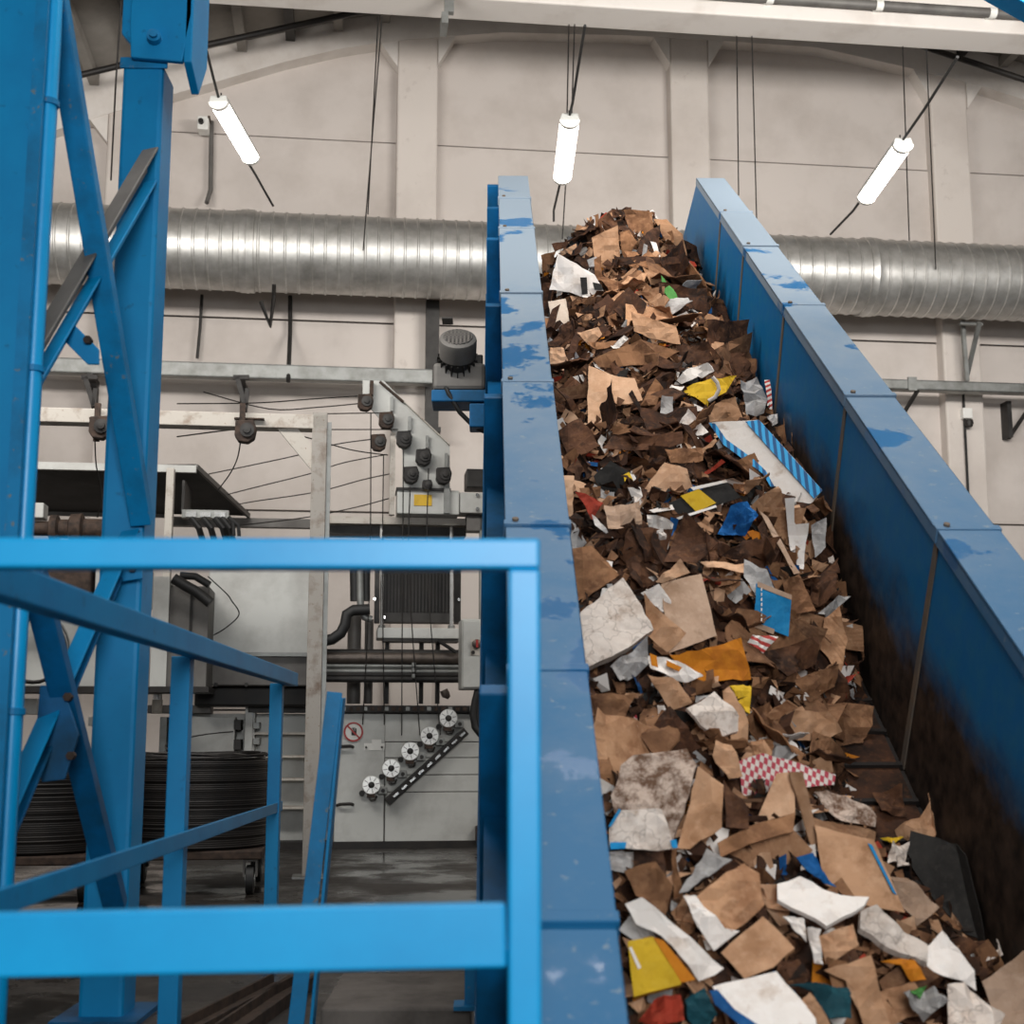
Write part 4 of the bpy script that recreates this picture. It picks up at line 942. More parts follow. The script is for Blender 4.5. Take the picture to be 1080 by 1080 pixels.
def pattern(name, kind, c1, c2, scale):
    m, nt, b = newmat(name); tc = nt.nodes.new('ShaderNodeTexCoord')
    if kind == 'wave':
        t = nt.nodes.new('ShaderNodeTexWave'); t.inputs['Scale'].default_value = scale; t.inputs['Distortion'].default_value = .8
        r = ramp(nt, [(.45, lin(c1)), (.55, lin(c2))]); nt.links.new(tc.outputs['UV'], t.inputs[0]); nt.links.new(t.outputs[1], r.inputs[0]); c = r.outputs[0]
    else:
        mp = nt.nodes.new('ShaderNodeMapping'); mp.inputs['Rotation'].default_value = (0, 0, .35); mp.inputs['Scale'].default_value = (1, 1.7, 1)
        t = nt.nodes.new('ShaderNodeTexChecker'); t.inputs['Scale'].default_value = scale; t.inputs[1].default_value = lin(c1); t.inputs[2].default_value = lin(c2)
        nt.links.new(tc.outputs['UV'], mp.inputs[0]); nt.links.new(mp.outputs[0], t.inputs[0]); c = t.outputs[0]
    nt.links.new(c, b.inputs['Base Color']); b.inputs['Roughness'].default_value = .7
pattern('blue_stripes', 'wave', '2f9ad2', '174f7e', 9)
pattern('red_check', 'check', 'b8404e', 'ddd0c6', 42)
pattern('red_stripe', 'wave', 'b23a32', 'e0d8d0', 10)

# ================================================================== HEAP SURFACE
XA, XB = XL1 + .012, XR0 - .012
def interp(tab, t):
    if t <= tab[0][0]: return tab[0][1]
    for (a, p), (b, q) in zip(tab, tab[1:]):
        if t <= b: return p + (q - p) * (t - a) / (b - a)
    return tab[-1][1]
HL = [(2, .5), (4, .52), (5, .58), (7, .6), (9, .57), (9.8, .50), (10.4, .38), (11.2, .18), (12.1, .0)]
HC = [(2, .38), (3.2, .42), (4, .42), (4.7, .45), (5.5, .60), (6.5, .68), (8, .70), (9.5, .72), (10.6, .82), (11.3, .90), (11.8, .62), (12.2, 0)]
HR = [(2, .2), (3.5, .12), (4.1, -.10), (4.5, -.30), (5.0, -.22), (5.35, .08), (5.7, .26), (6.3, .45), (8, .46), (10.2, .50), (11.2, .48), (11.8, .15), (12.1, 0)]
def height(x, t):
    s = (x - XA) / (XB - XA); l, c, r = interp(HL, t), interp(HC, t), interp(HR, t)
    h = l * (1 - s) * (1 - 2*s) + c * 4 * s * (1 - s) + r * s * (2*s - 1)
    h += .07 * noise.noise(Vector((x * 3.1, t * 2.6, 1.7))) + .045 * noise.noise(Vector((x * 8, t * 7, 9.1)))
    return max(h, -.05)
def normal(x, t):
    e = .06
    return Vector((-(height(x + e, t) - height(x - e, t)) / (2*e), -(height(x, t + e) - height(x, t - e)) / (2*e), 1)).normalized()
def hit(px, py):
    o, d = ray(CONV, px, py); d = d.normalized(); s = 2.0; best = (9, None)
    while s < 16:
        p = d * s
        x = min(max(p.x, XA), XB)
        if p.z < NB + max(height(x, p.y), 0): return p
        g_ = p.z - NB - max(height(x, p.y), 0) + max(0, abs(p.x - x)) * 2
        if p.y < 11.6 and g_ < best[0]: best = (g_, Vector((x, p.y, p.z - max(g_, 0) - .07)))
        s += .01
    return best[1]
def project(p):      # conveyor-frame point to pixel
    q = CROT.to_3x3().inverted() @ ((CONV @ p) - CAM); return 540 + FPX * q.x / -q.z, 540 - FPX * q.y / -q.z

HEAP = 'cardboard and paper waste on the conveyor'
def sheet_mesh(name, poly, center, ex, ey, ez, thick, rng, bend=.03, folds=1, torn=.004, grid=7, mats=('tan',), curl=0):
    """poly: 2D metres in the (ex, ey) plane at center (conveyor frame); a bent, torn sheet with thickness"""
    pts = []
    n = len(poly)
    for i in range(n):
        a, b = Vector(poly[i]), Vector(poly[(i+1) % n]); L = (b - a).length
        k = max(1, min(6, int(L / .035))); nr = Vector((-(b - a).y, (b - a).x)) / max(L, 1e-6)
        for j in range(k):
            p = a.lerp(b, j / k)
            pts.append(p + nr * (rng.uniform(-torn, torn) if j else 0))
    xs = [p.x for p in pts]; ys = [p.y for p in pts]
    w_, h_ = max(xs) - min(xs), max(ys) - min(ys); size = max(w_, h_)
    bm = bmesh.new()
    try: bm.faces.new([bm.verts.new((p.x, p.y, 0)) for p in pts])
    except Exception: pass
    for ax, lo, ln in ((0, min(xs), w_), (1, min(ys), h_)):
        k = max(2, int(round(grid * ln / size)))
        for j in range(1, k):
            co = [0, 0, 0]; co[ax] = lo + ln * (j + rng.uniform(-.15, .15)) / k; no = [0, 0, 0]; no[ax] = 1
            bmesh.ops.bisect_plane(bm, geom=bm.verts[:] + bm.edges[:] + bm.faces[:], plane_co=co, plane_no=no)
    fl_ = []
    for _ in range(folds):
        a = rng.uniform(0, math.pi * 2); fl_.append((math.cos(a), math.sin(a), rng.uniform(-.05, .3) * size, rng.uniform(-.9, .9)))
    sd = rng.uniform(0, 100); ca = rng.uniform(0, math.pi); 
    def disp(x, y):
        z = bend * (noise.noise(Vector((x / size * 2.2 + sd, y / size * 2.2, sd))) * 1.2 + .7 * noise.noise(Vector((x / size * 5 + sd, y / size * 6, 3))))
        for cx, cy, off, sl in fl_: z += sl * max(0, x * cx + y * cy - off) * (bend / .03 if bend < .03 else 1)
        u = (x * math.cos(ca) + y * math.sin(ca)) / size
        return z + curl * u * u * size
    bm.verts.ensure_lookup_table(); bm.verts.index_update()
    flat = [(v.co.x, v.co.y) for v in bm.verts]
    faces = [tuple(v.index for v in f.verts) for f in bm.faces]
    bound = [(e.verts[0].index, e.verts[1].index) for e in bm.edges if len(e.link_faces) == 1]
    bm.free()
    N = len(flat); vs = []
    for lay in (0, 1):
        for x, y in flat:
            p = center + ex * x + ey * y + ez * (disp(x, y) - lay * thick)
            p.x = min(max(p.x, XA + .002 * lay), XB - .002 * lay); p.z = max(p.z, NB + .012 + .004 * (1 - lay))
            vs.append(p)
    fs = list(faces) + [tuple(i + N for i in reversed(f)) for f in faces] + [(a, b, b + N, a + N) for a, b in bound]
    me = bpy.data.meshes.new(name); me.from_pydata([v - center for v in vs], [], fs)
    uv = me.uv_layers.new(name='UVMap'); ang = rng.uniform(0, 3.1) if torn else 0
    cu, su = math.cos(ang), math.sin(ang)
    for lp in me.loops:
        x, y = flat[lp.vertex_index % N]; uv.data[lp.index].uv = (x*cu - y*su, x*su + y*cu)
    b2 = bmesh.new(); b2.from_mesh(me); bmesh.ops.recalc_face_normals(b2, faces=b2.faces); b2.to_mesh(me); b2.free()
    me.materials.append(MATS[mats[0]])
    return me

POLYS = []
def zz(k, pts):
    f = {1: lambda x, y: (500 + x/3.6, 180 + y/3.6), 2: lambda x, y: (570 + x/4.909, 210 + y/4.909), 3: lambda x, y: (580 + x/3.375, 400 + y/3.375),
         4: lambda x, y: (600 + x/3.375, 620 + y/3.375), 5: lambda x, y: (640 + x/3.859, 800 + y/3.859), 6: lambda x, y: (820 + x/3.858, 800 + y/3.858)}[k]
    return [f(x, y) for x, y in pts]
def placed(k, pts, mat, name, label, cat, lift=.05, face=.55, bend=.02, thick=.005, folds=1, torn=.004, curl=0, tilt=(0, 0), parent=None, frame=None):
    px = zz(k, pts); rng = random.Random(len(POLYS) * 13 + 5)
    if parent is None: POLYS.append(px)
    cx = sum(p[0] for p in px) / len(px); cy = sum(p[1] for p in px) / len(px)
    if frame is None:
        c = hit(cx, cy); tc = -c.normalized()
        nn = normal(min(max(c.x, XA), XB), c.y)
        ez = (nn * (1 - face) + tc * face + Vector((tilt[0] + rng.uniform(-.12, .12), tilt[1] + rng.uniform(-.12, .12), 0))).normalized()
        c = c + tc * (lift + .055)
        ex = Vector((1, 0, 0)); ex = (ex - ez * ex.dot(ez)).normalized(); ey = ez.cross(ex)
    else: c0, ex, ey, ez = frame; c = c0 + ez * lift
    poly = []
    for x, y in px:
        o, d = ray(CONV, x, y); s = c.dot(ez) / d.dot(ez); q = d * s - c
        poly.append((q.dot(ex), q.dot(ey)))
    me = sheet_mesh(name, poly, c, ex, ey, ez, thick, rng, bend, folds if bend > .012 else 0, torn, 7, (mat,), curl)
    o = bpy.data.objects.new(name, me); COL.objects.link(o)
    if parent is None:
        o.matrix_world = CONV @ Matrix.Translation(c); tag(o, label, cat, HEAP)
    else: o.parent = parent; o.location = c - c0P[parent.name]
    c0P[o.name] = c
    FR[o.name] = (c, ex, ey, ez)
    return o
c0P = {}; FR = {}
def overlay(par, k, pts, mat, name, lift=.008):
    return placed(k, pts, mat, name, None, None, lift, bend=.0, thick=.003, parent=par, frame=FR[par.name], torn=0)

S = 'cardboard scrap'
L = [ # zoom, polygon, material, name, label, category, options
 (2, [(430,55),(525,60),(580,70),(585,200),(520,215),(465,190)], 'brown', 'cardboard_scrap', 'crumpled brown cardboard standing up at the very top of the heap', S, dict(lift=.06, face=.9)),
 (2, [(265,200),(400,135),(415,330),(290,372)], 'tan', 'folded_cardboard', 'stained tan cardboard flap standing left of the heap top', S, dict(face=.85)),
 (2, [(410,170),(460,160),(500,220),(430,350)], 'brown', 'cardboard_scrap', 'narrow brown flap between heap top and stained tan flap', S, dict(face=.8)),
 (2, [(590,95),(660,95),(735,180),(760,290),(690,320),(640,200)], 'tan_corr', 'folded_cardboard', 'tan flap hanging right of the heap top', S, dict(face=.8)),
 (2, [(640,230),(695,235),(718,280),(680,285)], 'brown_dark', 'cardboard_scrap', 'dark brown scrap on the lower edge of the right top flap', S, dict(face=.8, lift=.03)),
 (2, [(90,280),(280,390),(330,480),(220,510),(150,480),(45,470)], 'white', 'white_sheets', 'torn white sheet with black print at upper left of heap', 'paper', dict(face=.75)),
 (2, [(40,530),(130,515),(155,665),(60,640)], 'cream', 'cream_carton', 'small cream carton near upper left conveyor wall', 'carton', dict(thick=.05, bend=.005)),
 (2, [(700,318),(795,323),(810,348),(715,373)], 'red_card', 'red_packet', 'small red packet at the upper right of the heap', 'packet', dict(thick=.02, bend=.005, lift=.02)),
 (2, [(625,395),(690,470),(735,560),(740,625),(720,620),(700,560),(640,480)], 'green_film', 'green_strip', 'green plastic strip near the top of the heap', 'plastic', dict(lift=.08, thick=.002)),
 (2, [(470,605),(700,655),(725,755),(485,700)], 'tan', 'cardboard_sheet', 'flat tan panel under the green strip', S, dict(lift=.07)),
 (1, [(435,740),(520,775),(610,790),(640,870),(510,900),(510,990),(430,980)], 'tan_light', 'cardboard_sheet', 'pale tan L-shaped panel in the upper heap', S, dict(lift=.07, bend=.012)),
 (2, [(50,765),(120,770),(150,860),(120,890),(45,850)], 'tan_light', 'cardboard_scrap', 'pale tan scrap touching the upper left wall', S, {}),
 (2, [(190,690),(300,665),(320,700),(260,760)], 'tan_light', 'cardboard_scrap', 'pale scrap right of the cream carton', S, {}),
 (2, [(360,760),(430,715),(455,730),(390,790)], 'white', 'paper_curl', 'small white paper curl in the upper heap', 'paper', dict(curl=1.2, thick=.002)),
 (2, [(270,820),(520,730),(720,790),(640,835),(430,870),(300,860)], 'brown', 'cardboard_strip', 'long brown folded strip across the upper heap', S, dict(bend=.04)),
 (2, [(700,760),(870,745),(940,830),(750,850)], 'brown_dark', 'cardboard_sheet', 'dark brown panel above the yellow bag', S, {}),
 (2, [(715,955),(830,930),(1015,915),(960,1000),(870,1050),(865,1080),(800,1030)], 'yellow_card', 'yellow_bag', 'crumpled yellow bag with white loop in the upper right heap', 'bag', dict(lift=.08, bend=.05, folds=2)),
 (2, [(700,930),(760,870),(890,860),(900,890),(780,940)], 'white', 'paper_sheet', 'creased white sheet behind the yellow bag', 'paper', dict(lift=.06, bend=.04)),
 (2, [(860,660),(940,590),(1010,740),(930,740)], 'brown', 'cardboard_scrap', 'crumpled brown scrap against the upper right wall', S, dict(bend=.05, folds=2)),
 (2, [(1000,640),(1075,690),(1030,800),(960,720)], 'brown_dark', 'cardboard_scrap', 'dark curled scrap against the upper right wall', S, dict(bend=.05)),
 (2, [(430,470),(560,530),(555,555),(440,525)], 'tan', 'cardboard_scrap', 'narrow tan scrap left of the green strip', S, {}),
 (2, [(530,350),(620,390),(690,440),(570,440)], 'tan', 'cardboard_scrap', 'pointed tan scrap above the green strip', S, dict(lift=.07)),
 (2, [(300,560),(430,470),(440,490),(350,550)], 'tan', 'cardboard_strip', 'thin tan strip right of the torn white sheet', S, {}),
 (2, [(535,230),(555,240),(525,400),(500,400)], 'grey_film', 'paper_strip', 'left grey paper strip hanging under the heap top', 'paper', dict(face=.85, thick=.002)),
 (2, [(570,215),(600,225),(632,330),(610,345)], 'white', 'paper_strip', 'right white paper strip hanging under the heap top', 'paper', dict(face=.85, thick=.002)),
 (2, [(2,290),(80,270),(60,380),(20,460)], 'brown', 'cardboard_scrap', 'brown scrap at the upper left end of the heap', S, dict(face=.8)),
 (2, [(65,235),(180,200),(190,225),(80,275)], 'brown_dark', 'cardboard_roll', 'dark rolled scrap at the upper left skyline', S, dict(face=.8, curl=1.0)),
 (2, [(100,270),(185,230),(195,310)], 'tan_light', 'cardboard_scrap', 'ribbed pale scrap above the torn white sheet', S, dict(face=.8)),
 (3, [(565,155),(745,145),(970,395),(930,440),(830,445),(760,330),(620,230)], 'white', 'striped_carton', 'white box panel with blue striped border on the heap', 'box panel', dict(lift=.12, bend=.008, torn=.001, tilt=(-.3, 0))),
 (3, [(325,405),(410,290),(490,315),(510,380),(440,410)], 'tan_light', 'cardboard_sheet', 'pale tan pentagon scrap left of the striped panel', S, dict(lift=.08)),
 (3, [(385,455),(625,360),(680,420),(430,505)], 'black_card', 'black_carton', 'black panel with yellow square in the middle heap', 'box panel', dict(lift=.08, bend=.006, torn=.001)),
 (3, [(155,345),(215,290),(330,355),(270,400),(180,400)], 'black_card', 'black_carton', 'small black carton near the left wall', 'carton', dict(thick=.03, bend=.01)),
 (3, [(90,390),(190,440),(150,500)], 'red_card', 'red_carton', 'red triangular carton piece by the left wall', 'carton', {}),
 (3, [(150,485),(165,490),(230,570),(160,520)], 'white', 'paper_scrap', 'white pointed paper below the red carton piece', 'paper', dict(thick=.002)),
 (3, [(345,480),(440,510),(420,600),(360,560)], 'white', 'white_bag', 'crumpled white bag under the black panel', 'bag', dict(bend=.06, folds=3)),
 (3, [(410,670),(440,560),(485,490),(600,590),(520,660)], 'brown_dark', 'folded_cardboard', 'dark arched flap in the middle of the heap', S, dict(curl=.8)),
 (3, [(600,540),(640,460),(700,440),(740,490),(700,545),(650,555)], 'blue_film', 'blue_film', 'shiny crumpled blue film under the striped panel', 'plastic', dict(bend=.06, folds=3, thick=.002)),
 (3, [(830,450),(865,450),(870,520),(920,520),(900,690),(860,620)], 'white', 'hanging_paper', 'white torn paper hanging below the striped panel', 'paper', dict(thick=.002, bend=.03)),
 (3, [(930,520),(985,490),(980,600),(940,640)], 'grey_film', 'hanging_paper', 'greyish paper against right wall below the striped panel', 'paper', dict(thick=.002, bend=.03)),
 (3, [(745,470),(775,490),(890,690),(868,695)], 'grey_tan', 'cardboard_strip', 'long pale edge strip right of the blue film', S, dict(lift=.07)),
 (3, [(395,730),(540,690),(595,910),(425,975)], 'grey_tan', 'cardboard_sheet', 'large smooth greyish tan panel in the middle heap', S, dict(lift=.10, bend=.008, torn=.002)),
 (3, [(330,770),(400,835),(485,905),(420,970),(350,910)], 'tan', 'cardboard_sheet', 'tan piece between the large tan panel and white block', S, dict(lift=.08)),
 (3, [(105,835),(260,705),(310,780),(370,890),(250,970),(120,1030)], 'white_dirty', 'white_block', 'thick cracked white block against the left wall', 'paper', dict(lift=.12, thick=.06, bend=.012)),
 (3, [(325,760),(385,730),(430,790),(430,845)], 'white', 'paper_sheet', 'white paper tucked behind the large tan panel', 'paper', dict(thick=.002)),
 (3, [(80,600),(150,590),(245,700),(100,800)], 'brown', 'cardboard_sheet', 'brown panel above the cracked white block', S, dict(lift=.06)),
 (3, [(375,720),(465,640),(500,690),(400,725)], 'tan_light', 'cardboard_scrap', 'pale scrap at the upper edge of the large tan panel', S, dict(lift=.07)),
 (3, [(535,650),(690,655),(690,690),(560,670)], 'tan_light', 'cardboard_strip', 'pale narrow strip above the blue panel', S, {}),
 (3, [(690,645),(770,680),(800,740),(740,790),(690,700)], 'grey_film', 'paper_curl', 'grey paper curl behind the small blue panel', 'paper', dict(curl=.5, thick=.002)),
 (3, [(735,725),(860,775),(850,915),(728,870)], 'blue_card', 'blue_carton', 'small bright blue box panel with white dashed line', 'box panel', dict(lift=.1, bend=.006, torn=.002)),
 (3, [(705,935),(720,910),(815,915),(760,975)], 'red_stripe', 'red_white_scrap', 'red and white striped scrap below the blue panel', 'paper', dict(lift=.07)),
 (3, [(420,990),(560,955),(680,920),(715,1070),(520,1075)], 'orange_card', 'orange_carton', 'curved orange carton panel in the middle heap', 'carton', dict(lift=.07, curl=.4)),
 (3, [(350,965),(450,1000),(545,1060),(480,1078),(360,1020)], 'white', 'crumpled_wrapper', 'crumpled white and orange wrapper beside the orange panel', 'wrapper', dict(lift=.11, bend=.05, folds=3)),
 (3, [(215,1020),(340,930),(345,1030),(250,1075)], 'grey_film', 'crumpled_paper', 'crumpled grey paper under the cracked white block', 'paper', dict(lift=.05, bend=.05, folds=3)),
 (3, [(48,345),(85,340),(80,490),(58,480)], 'tan_light', 'cardboard_scrap', 'narrow pale scrap standing along the left wall', S, {}),
 (3, [(675,20),(735,0),(775,60),(760,130),(700,140),(690,80)], 'grey_film', 'grey_bag', 'crumpled grey plastic bag above the striped panel', 'bag', dict(bend=.06, folds=3, thick=.003)),
 (3, [(765,0),(810,0),(826,120),(800,160),(775,90)], 'red_stripe', 'striped_wrapper', 'white wrapper with red stripe by upper right wall', 'wrapper', {}),
 (3, [(890,190),(970,215),(940,310),(880,260)], 'tan_corr', 'cardboard_scrap', 'ribbed tan scrap right of the striped panel', S, {}),
 (3, [(795,180),(880,140),(888,200),(860,260)], 'brown', 'cardboard_curl', 'curled brown scrap above the striped panel corner', S, dict(curl=1.0)),
 (3, [(540,110),(660,60),(690,150),(560,150)], 'tan', 'cardboard_scrap', 'tan scrap just above the striped panel', S, {}),
 (3, [(410,250),(540,240),(545,290),(430,300)], 'brown', 'cardboard_scrap', 'reddish brown scrap above the pale pentagon scrap', S, {}),
 (3, [(30,180),(110,140),(180,240),(70,290)], 'brown_dark', 'cardboard_sheet', 'dark reddish panel near left wall above the black carton', S, {}),
 (3, [(398,60),(440,50),(430,220),(390,170)], 'grey_film', 'silver_film', 'silvery film strip in the upper middle heap', 'plastic', dict(bend=.04, folds=3, thick=.002)),
 (3, [(480,300),(510,270),(590,205),(595,216),(520,290)], 'tan', 'cardboard_strip', 'thin tan strip pointing at the striped panel', S, {}),
 (3, [(190,440),(320,440),(330,520),(210,540)], 'grey_tan', 'cardboard_scrap', 'torn two-tone scrap right of the red carton piece', S, dict(curl=.5)),
 (3, [(820,730),(890,690),(940,830),(860,830)], 'brown', 'cardboard_scrap', 'brown flap right of the small blue panel', S, dict(curl=.4)),
 (3, [(960,830),(1040,760),(1075,770),(1000,850)], 'grey_film', 'crumpled_paper', 'crumpled grey-white paper at the right wall', 'paper', dict(bend=.05, folds=3)),
 (4, [(280,310),(390,330),(440,410),(360,430)], 'tan', 'cardboard_scrap', 'small tan piece below the crumpled wrapper', S, dict(lift=.06)),
 (4, [(415,435),(520,365),(605,455),(610,500),(550,520),(475,480)], 'white_dirty', 'white_card', 'creamy white board piece below the orange panel', 'board', dict(lift=.08, thick=.02)),
 (4, [(575,345),(650,345),(645,450),(620,430)], 'yellow_card', 'yellow_scrap', 'yellow triangular scrap below the orange panel', 'carton', dict(lift=.07)),
 (4, [(545,370),(570,350),(640,470),(650,560),(590,560)], 'tan', 'cardboard_strip', 'tan strip beside the yellow triangular scrap', S, {}),
 (4, [(765,440),(920,440),(975,510),(920,540),(810,540)], 'tan', 'cardboard_scrap', 'flat brown scrap lying on the bare belt edge', S, dict(lift=.04)),
 (4, [(800,330),(960,270),(950,350),(850,410)], 'brown', 'cardboard_scrap', 'folded brown piece by the right wall above the bare belt', S, dict(bend=.04, folds=2)),
 (4, [(660,240),(880,180),(880,270),(770,320)], 'brown_dark', 'cardboard_scrap', 'dark crumpled piece below the red striped scrap', S, dict(bend=.05, folds=2)),
 (4, [(200,480),(240,450),(245,500),(210,505)], 'red_check', 'red_white_scrap', 'tiny red and white scrap near the left wall', 'paper', {}),
 (4, [(80,370),(240,380),(200,460),(110,470)], 'brown', 'cardboard_sheet', 'brown panel along the left wall below the grey paper', S, {}),
 (4, [(150,740),(185,640),(230,600),(420,580),(455,640),(410,800),(360,890),(160,790)], 'mottled', 'mottled_sheet', 'big curved mottled grey-brown sheet near the left wall', 'paper', dict(lift=.12, curl=-.4, thick=.012)),
 (4, [(385,930),(420,800),(460,640),(550,700),(545,850),(430,930)], 'tan', 'cardboard_sheet', 'large brown panel right of the mottled sheet', S, dict(lift=.10, bend=.015)),
 (4, [(550,680),(640,790),(640,860),(560,850)], 'brown_dark', 'cardboard_scrap', 'dark folded scrap left of the open box', S, {}),
 (4, [(600,620),(690,590),(950,665),(945,700),(850,710),(620,740)], 'red_check', 'checked_sheet', 'red and white checked sheet in the lower heap', 'paper', dict(lift=.07, bend=.01)),
 (4, [(140,850),(180,785),(330,790),(385,930),(240,930),(145,920)], 'white_dirty', 'white_blue_sheet', 'dirty white sheet with blue edges at lower left', 'paper', dict(lift=.14, bend=.02)),
 (4, [(520,545),(580,560),(620,670),(570,680),(510,600)], 'tan', 'cardboard_scrap', 'tan scrap above the open box', S, dict(lift=.07)),
 (5, [(70,460),(200,420),(270,520),(240,640),(120,560)], 'brown', 'cardboard_sheet', 'brown panel under the blue-edged white sheet', S, {}),
 (5, [(295,550),(405,340),(510,415),(400,480),(330,540)], 'grey_film', 'torn_paper', 'pale grey torn flap left of the mottled tan piece', 'paper', dict(lift=.09)),
 (5, [(365,560),(560,420),(620,470),(640,600),(510,705),(390,610)], 'tan_corr', 'cardboard_sheet', 'stained tan piece in the lower heap above the clean square', S, dict(lift=.11)),
 (5, [(75,590),(140,570),(250,660),(480,850),(440,880),(380,900),(220,720),(120,670)], 'white', 'white_strip', 'long white torn strip above the yellow box', 'paper', dict(lift=.09)),
 (5, [(310,560),(360,560),(480,690),(540,705),(440,770),(350,650)], 'white', 'paper_sheet', 'white sheet under the stained tan piece', 'paper', dict(lift=.07)),
 (5, [(465,790),(635,640),(765,770),(680,850),(560,895)], 'tan', 'cardboard_square', 'clean tan square in the lower heap', S, dict(lift=.12, bend=.006, torn=.002)),
 (5, [(85,745),(190,725),(310,890),(300,920),(110,970)], 'yellow_card', 'yellow_box', 'bright yellow box against the lower left wall', 'box', dict(lift=.10, thick=.05, bend=.006, torn=.001)),
 (5, [(430,930),(690,865),(850,1060),(860,1130),(560,1130)], 'white', 'white_carton', 'white box panel with blue edge at the bottom', 'box panel', dict(lift=.13, bend=.006, torn=.002)),
 (5, [(320,980),(400,930),(450,1040),(400,1110),(330,1060)], 'teal_dark', 'teal_scrap', 'dark teal scrap left of the bottom white panel', 'carton', dict(lift=.06)),
 (5, [(130,1060),(200,970),(300,960),(320,1060),(180,1100)], 'red_card', 'red_orange_scrap', 'red orange wrapper below the yellow box', 'wrapper', dict(lift=.05, bend=.04)),
 (6, [(0,505),(90,480),(240,545),(370,575),(350,610),(200,680),(100,630),(0,580)], 'white', 'curved_white_sheet', 'long curved white sheet across the lower heap', 'paper', dict(lift=.13, thick=.02, curl=.2)),
 (6, [(150,270),(390,330),(520,625),(380,600),(190,510)], 'tan', 'tan_carton', 'big tan box panel with blue edge in the lower heap', 'box panel', dict(lift=.10, bend=.008, torn=.002)),
 (6, [(150,235),(400,300),(395,342),(150,290)], 'tan_corr', 'folded_cardboard', 'long tan flap above the big tan box panel', S, dict(lift=.12)),
 (6, [(140,140),(220,120),(390,200),(385,285),(250,260)], 'mottled', 'fluffy_sheet', 'fluffy mottled white sheet right of the open box', 'paper', dict(lift=.08, bend=.04)),
 (6, [(480,280),(580,235),(645,140),(700,220),(640,320),(500,330)], 'tan', 'cardboard_scrap', 'bent tan scrap standing above the black plate', S, dict(lift=.08, bend=.03)),
 (6, [(545,295),(880,390),(920,520),(965,640),(940,740),(760,750),(660,610),(530,420)], 'black_card', 'black_sheet', 'large black sheet at the lower right wall', 'sheet', dict(lift=.08, bend=.012, tilt=(-.75, 0))),
 (6, [(455,480),(530,480),(660,605),(570,680),(480,560)], 'grey_tan', 'cardboard_sheet', 'greyish tan piece left of the black sheet', S, dict(lift=.11)),
 (6, [(330,640),(400,605),(610,760),(610,830),(440,760),(330,700)], 'white_dirty', 'white_roll', 'thick dirty white strip below the big tan box panel', 'paper', dict(lift=.12, thick=.03)),
 (6, [(610,760),(670,700),(800,870),(810,940),(700,890),(610,870)], 'white', 'torn_white_card', 'torn white card in the lower right heap', 'card', dict(lift=.11)),
 (6, [(160,720),(310,670),(330,760),(200,835)], 'tan', 'cardboard_scrap', 'tan square with dark stain below the curved white sheet', S, dict(lift=.11)),
 (6, [(25,640),(110,650),(115,750)], 'white', 'paper_scrap', 'white triangle under the curved white sheet', 'paper', dict(lift=.07)),
 (6, [(120,690),(180,690),(170,720),(185,840),(150,830)], 'white', 'paper_strip', 'narrow white strip beside the dark-stained tan square', 'paper', dict(lift=.09)),
 (6, [(830,910),(1000,780),(1090,800),(1090,1120),(910,1100)], 'grey_tan', 'cardboard_sheet', 'large tan panel in the lower right corner', S, dict(lift=.10)),
 (6, [(870,790),(960,730),(1010,770),(840,830)], 'white_dirty', 'paper_scrap', 'pale scrap behind the lower right corner panel', 'paper', dict(lift=.08)),
 (6, [(690,920),(760,910),(900,1060),(880,1110),(690,1110)], 'white_dirty', 'dirty_paper', 'dirty white paper at the bottom right', 'paper', dict(lift=.09, bend=.04)),
 (6, [(420,825),(500,812),(560,815),(605,900),(545,905),(500,840)], 'orange_card', 'orange_scrap', 'orange scrap below the thick dirty white strip', 'carton', dict(lift=.08)),
 (6, [(540,945),(610,920),(580,980)], 'green_film', 'green_scrap', 'small green scrap at the bottom right', 'plastic', dict(lift=.12)),
 (6, [(510,960),(640,930),(690,1000),(600,1060)], 'grey_film', 'grey_bag', 'dull grey bag around the small green scrap', 'bag', dict(lift=.08, bend=.05, folds=3)),
 (6, [(190,860),(380,800),(470,1110),(360,1110),(280,900)], 'tan', 'cardboard_sheet', 'long tan panel at the bottom of the heap', S, dict(lift=.10, bend=.02)),
 (6, [(40,930),(290,930),(300,1060),(210,1060),(130,960)], 'teal_dark', 'dark_sheet', 'dark green-black sheet at the bottom', 'sheet', dict(lift=.08)),
 (6, [(90,990),(130,955),(230,1100),(180,1100)], 'tan', 'cardboard_strip', 'tan strip lying on the dark bottom sheet', S, dict(lift=.12)),
 (6, [(420,320),(510,325),(480,342)], 'yellow_card', 'yellow_scrap', 'thin yellow scrap near the black sheet top', 'carton', dict(lift=.08)),
 (6, [(725,345),(770,340),(790,366),(740,362)], 'yellow_card', 'yellow_scrap', 'tiny yellow scrap behind the black sheet', 'carton', dict(lift=.03)),
 (6, [(385,140),(500,120),(530,240),(420,220)], 'brown_dark', 'cardboard_scrap', 'dark curled scrap on the belt near the bent tan scrap', S, dict(lift=.03, curl=.8)),
 (6, [(465,340),(535,340),(535,440),(440,440)], 'white_dirty', 'crumpled_paper', 'crumpled white paper left of the black sheet', 'paper', dict(lift=.09, bend=.05, folds=3)),
 (6, [(80,400),(140,385),(245,520),(150,480)], 'blue_film', 'blue_sheet', 'blue curved sheet between open box and big tan panel', 'plastic', dict(lift=.07)),
]
byl = {}
for k, pts, mat, name, lab, cat, opt in L: byl[lab] = placed(k, pts, mat, name, lab, cat, **opt)
p_ = byl['white box panel with blue striped border on the heap']
overlay(p_, 3, [(695,150),(745,145),(970,395),(940,425)], 'blue_stripes', 'striped_border', .012)
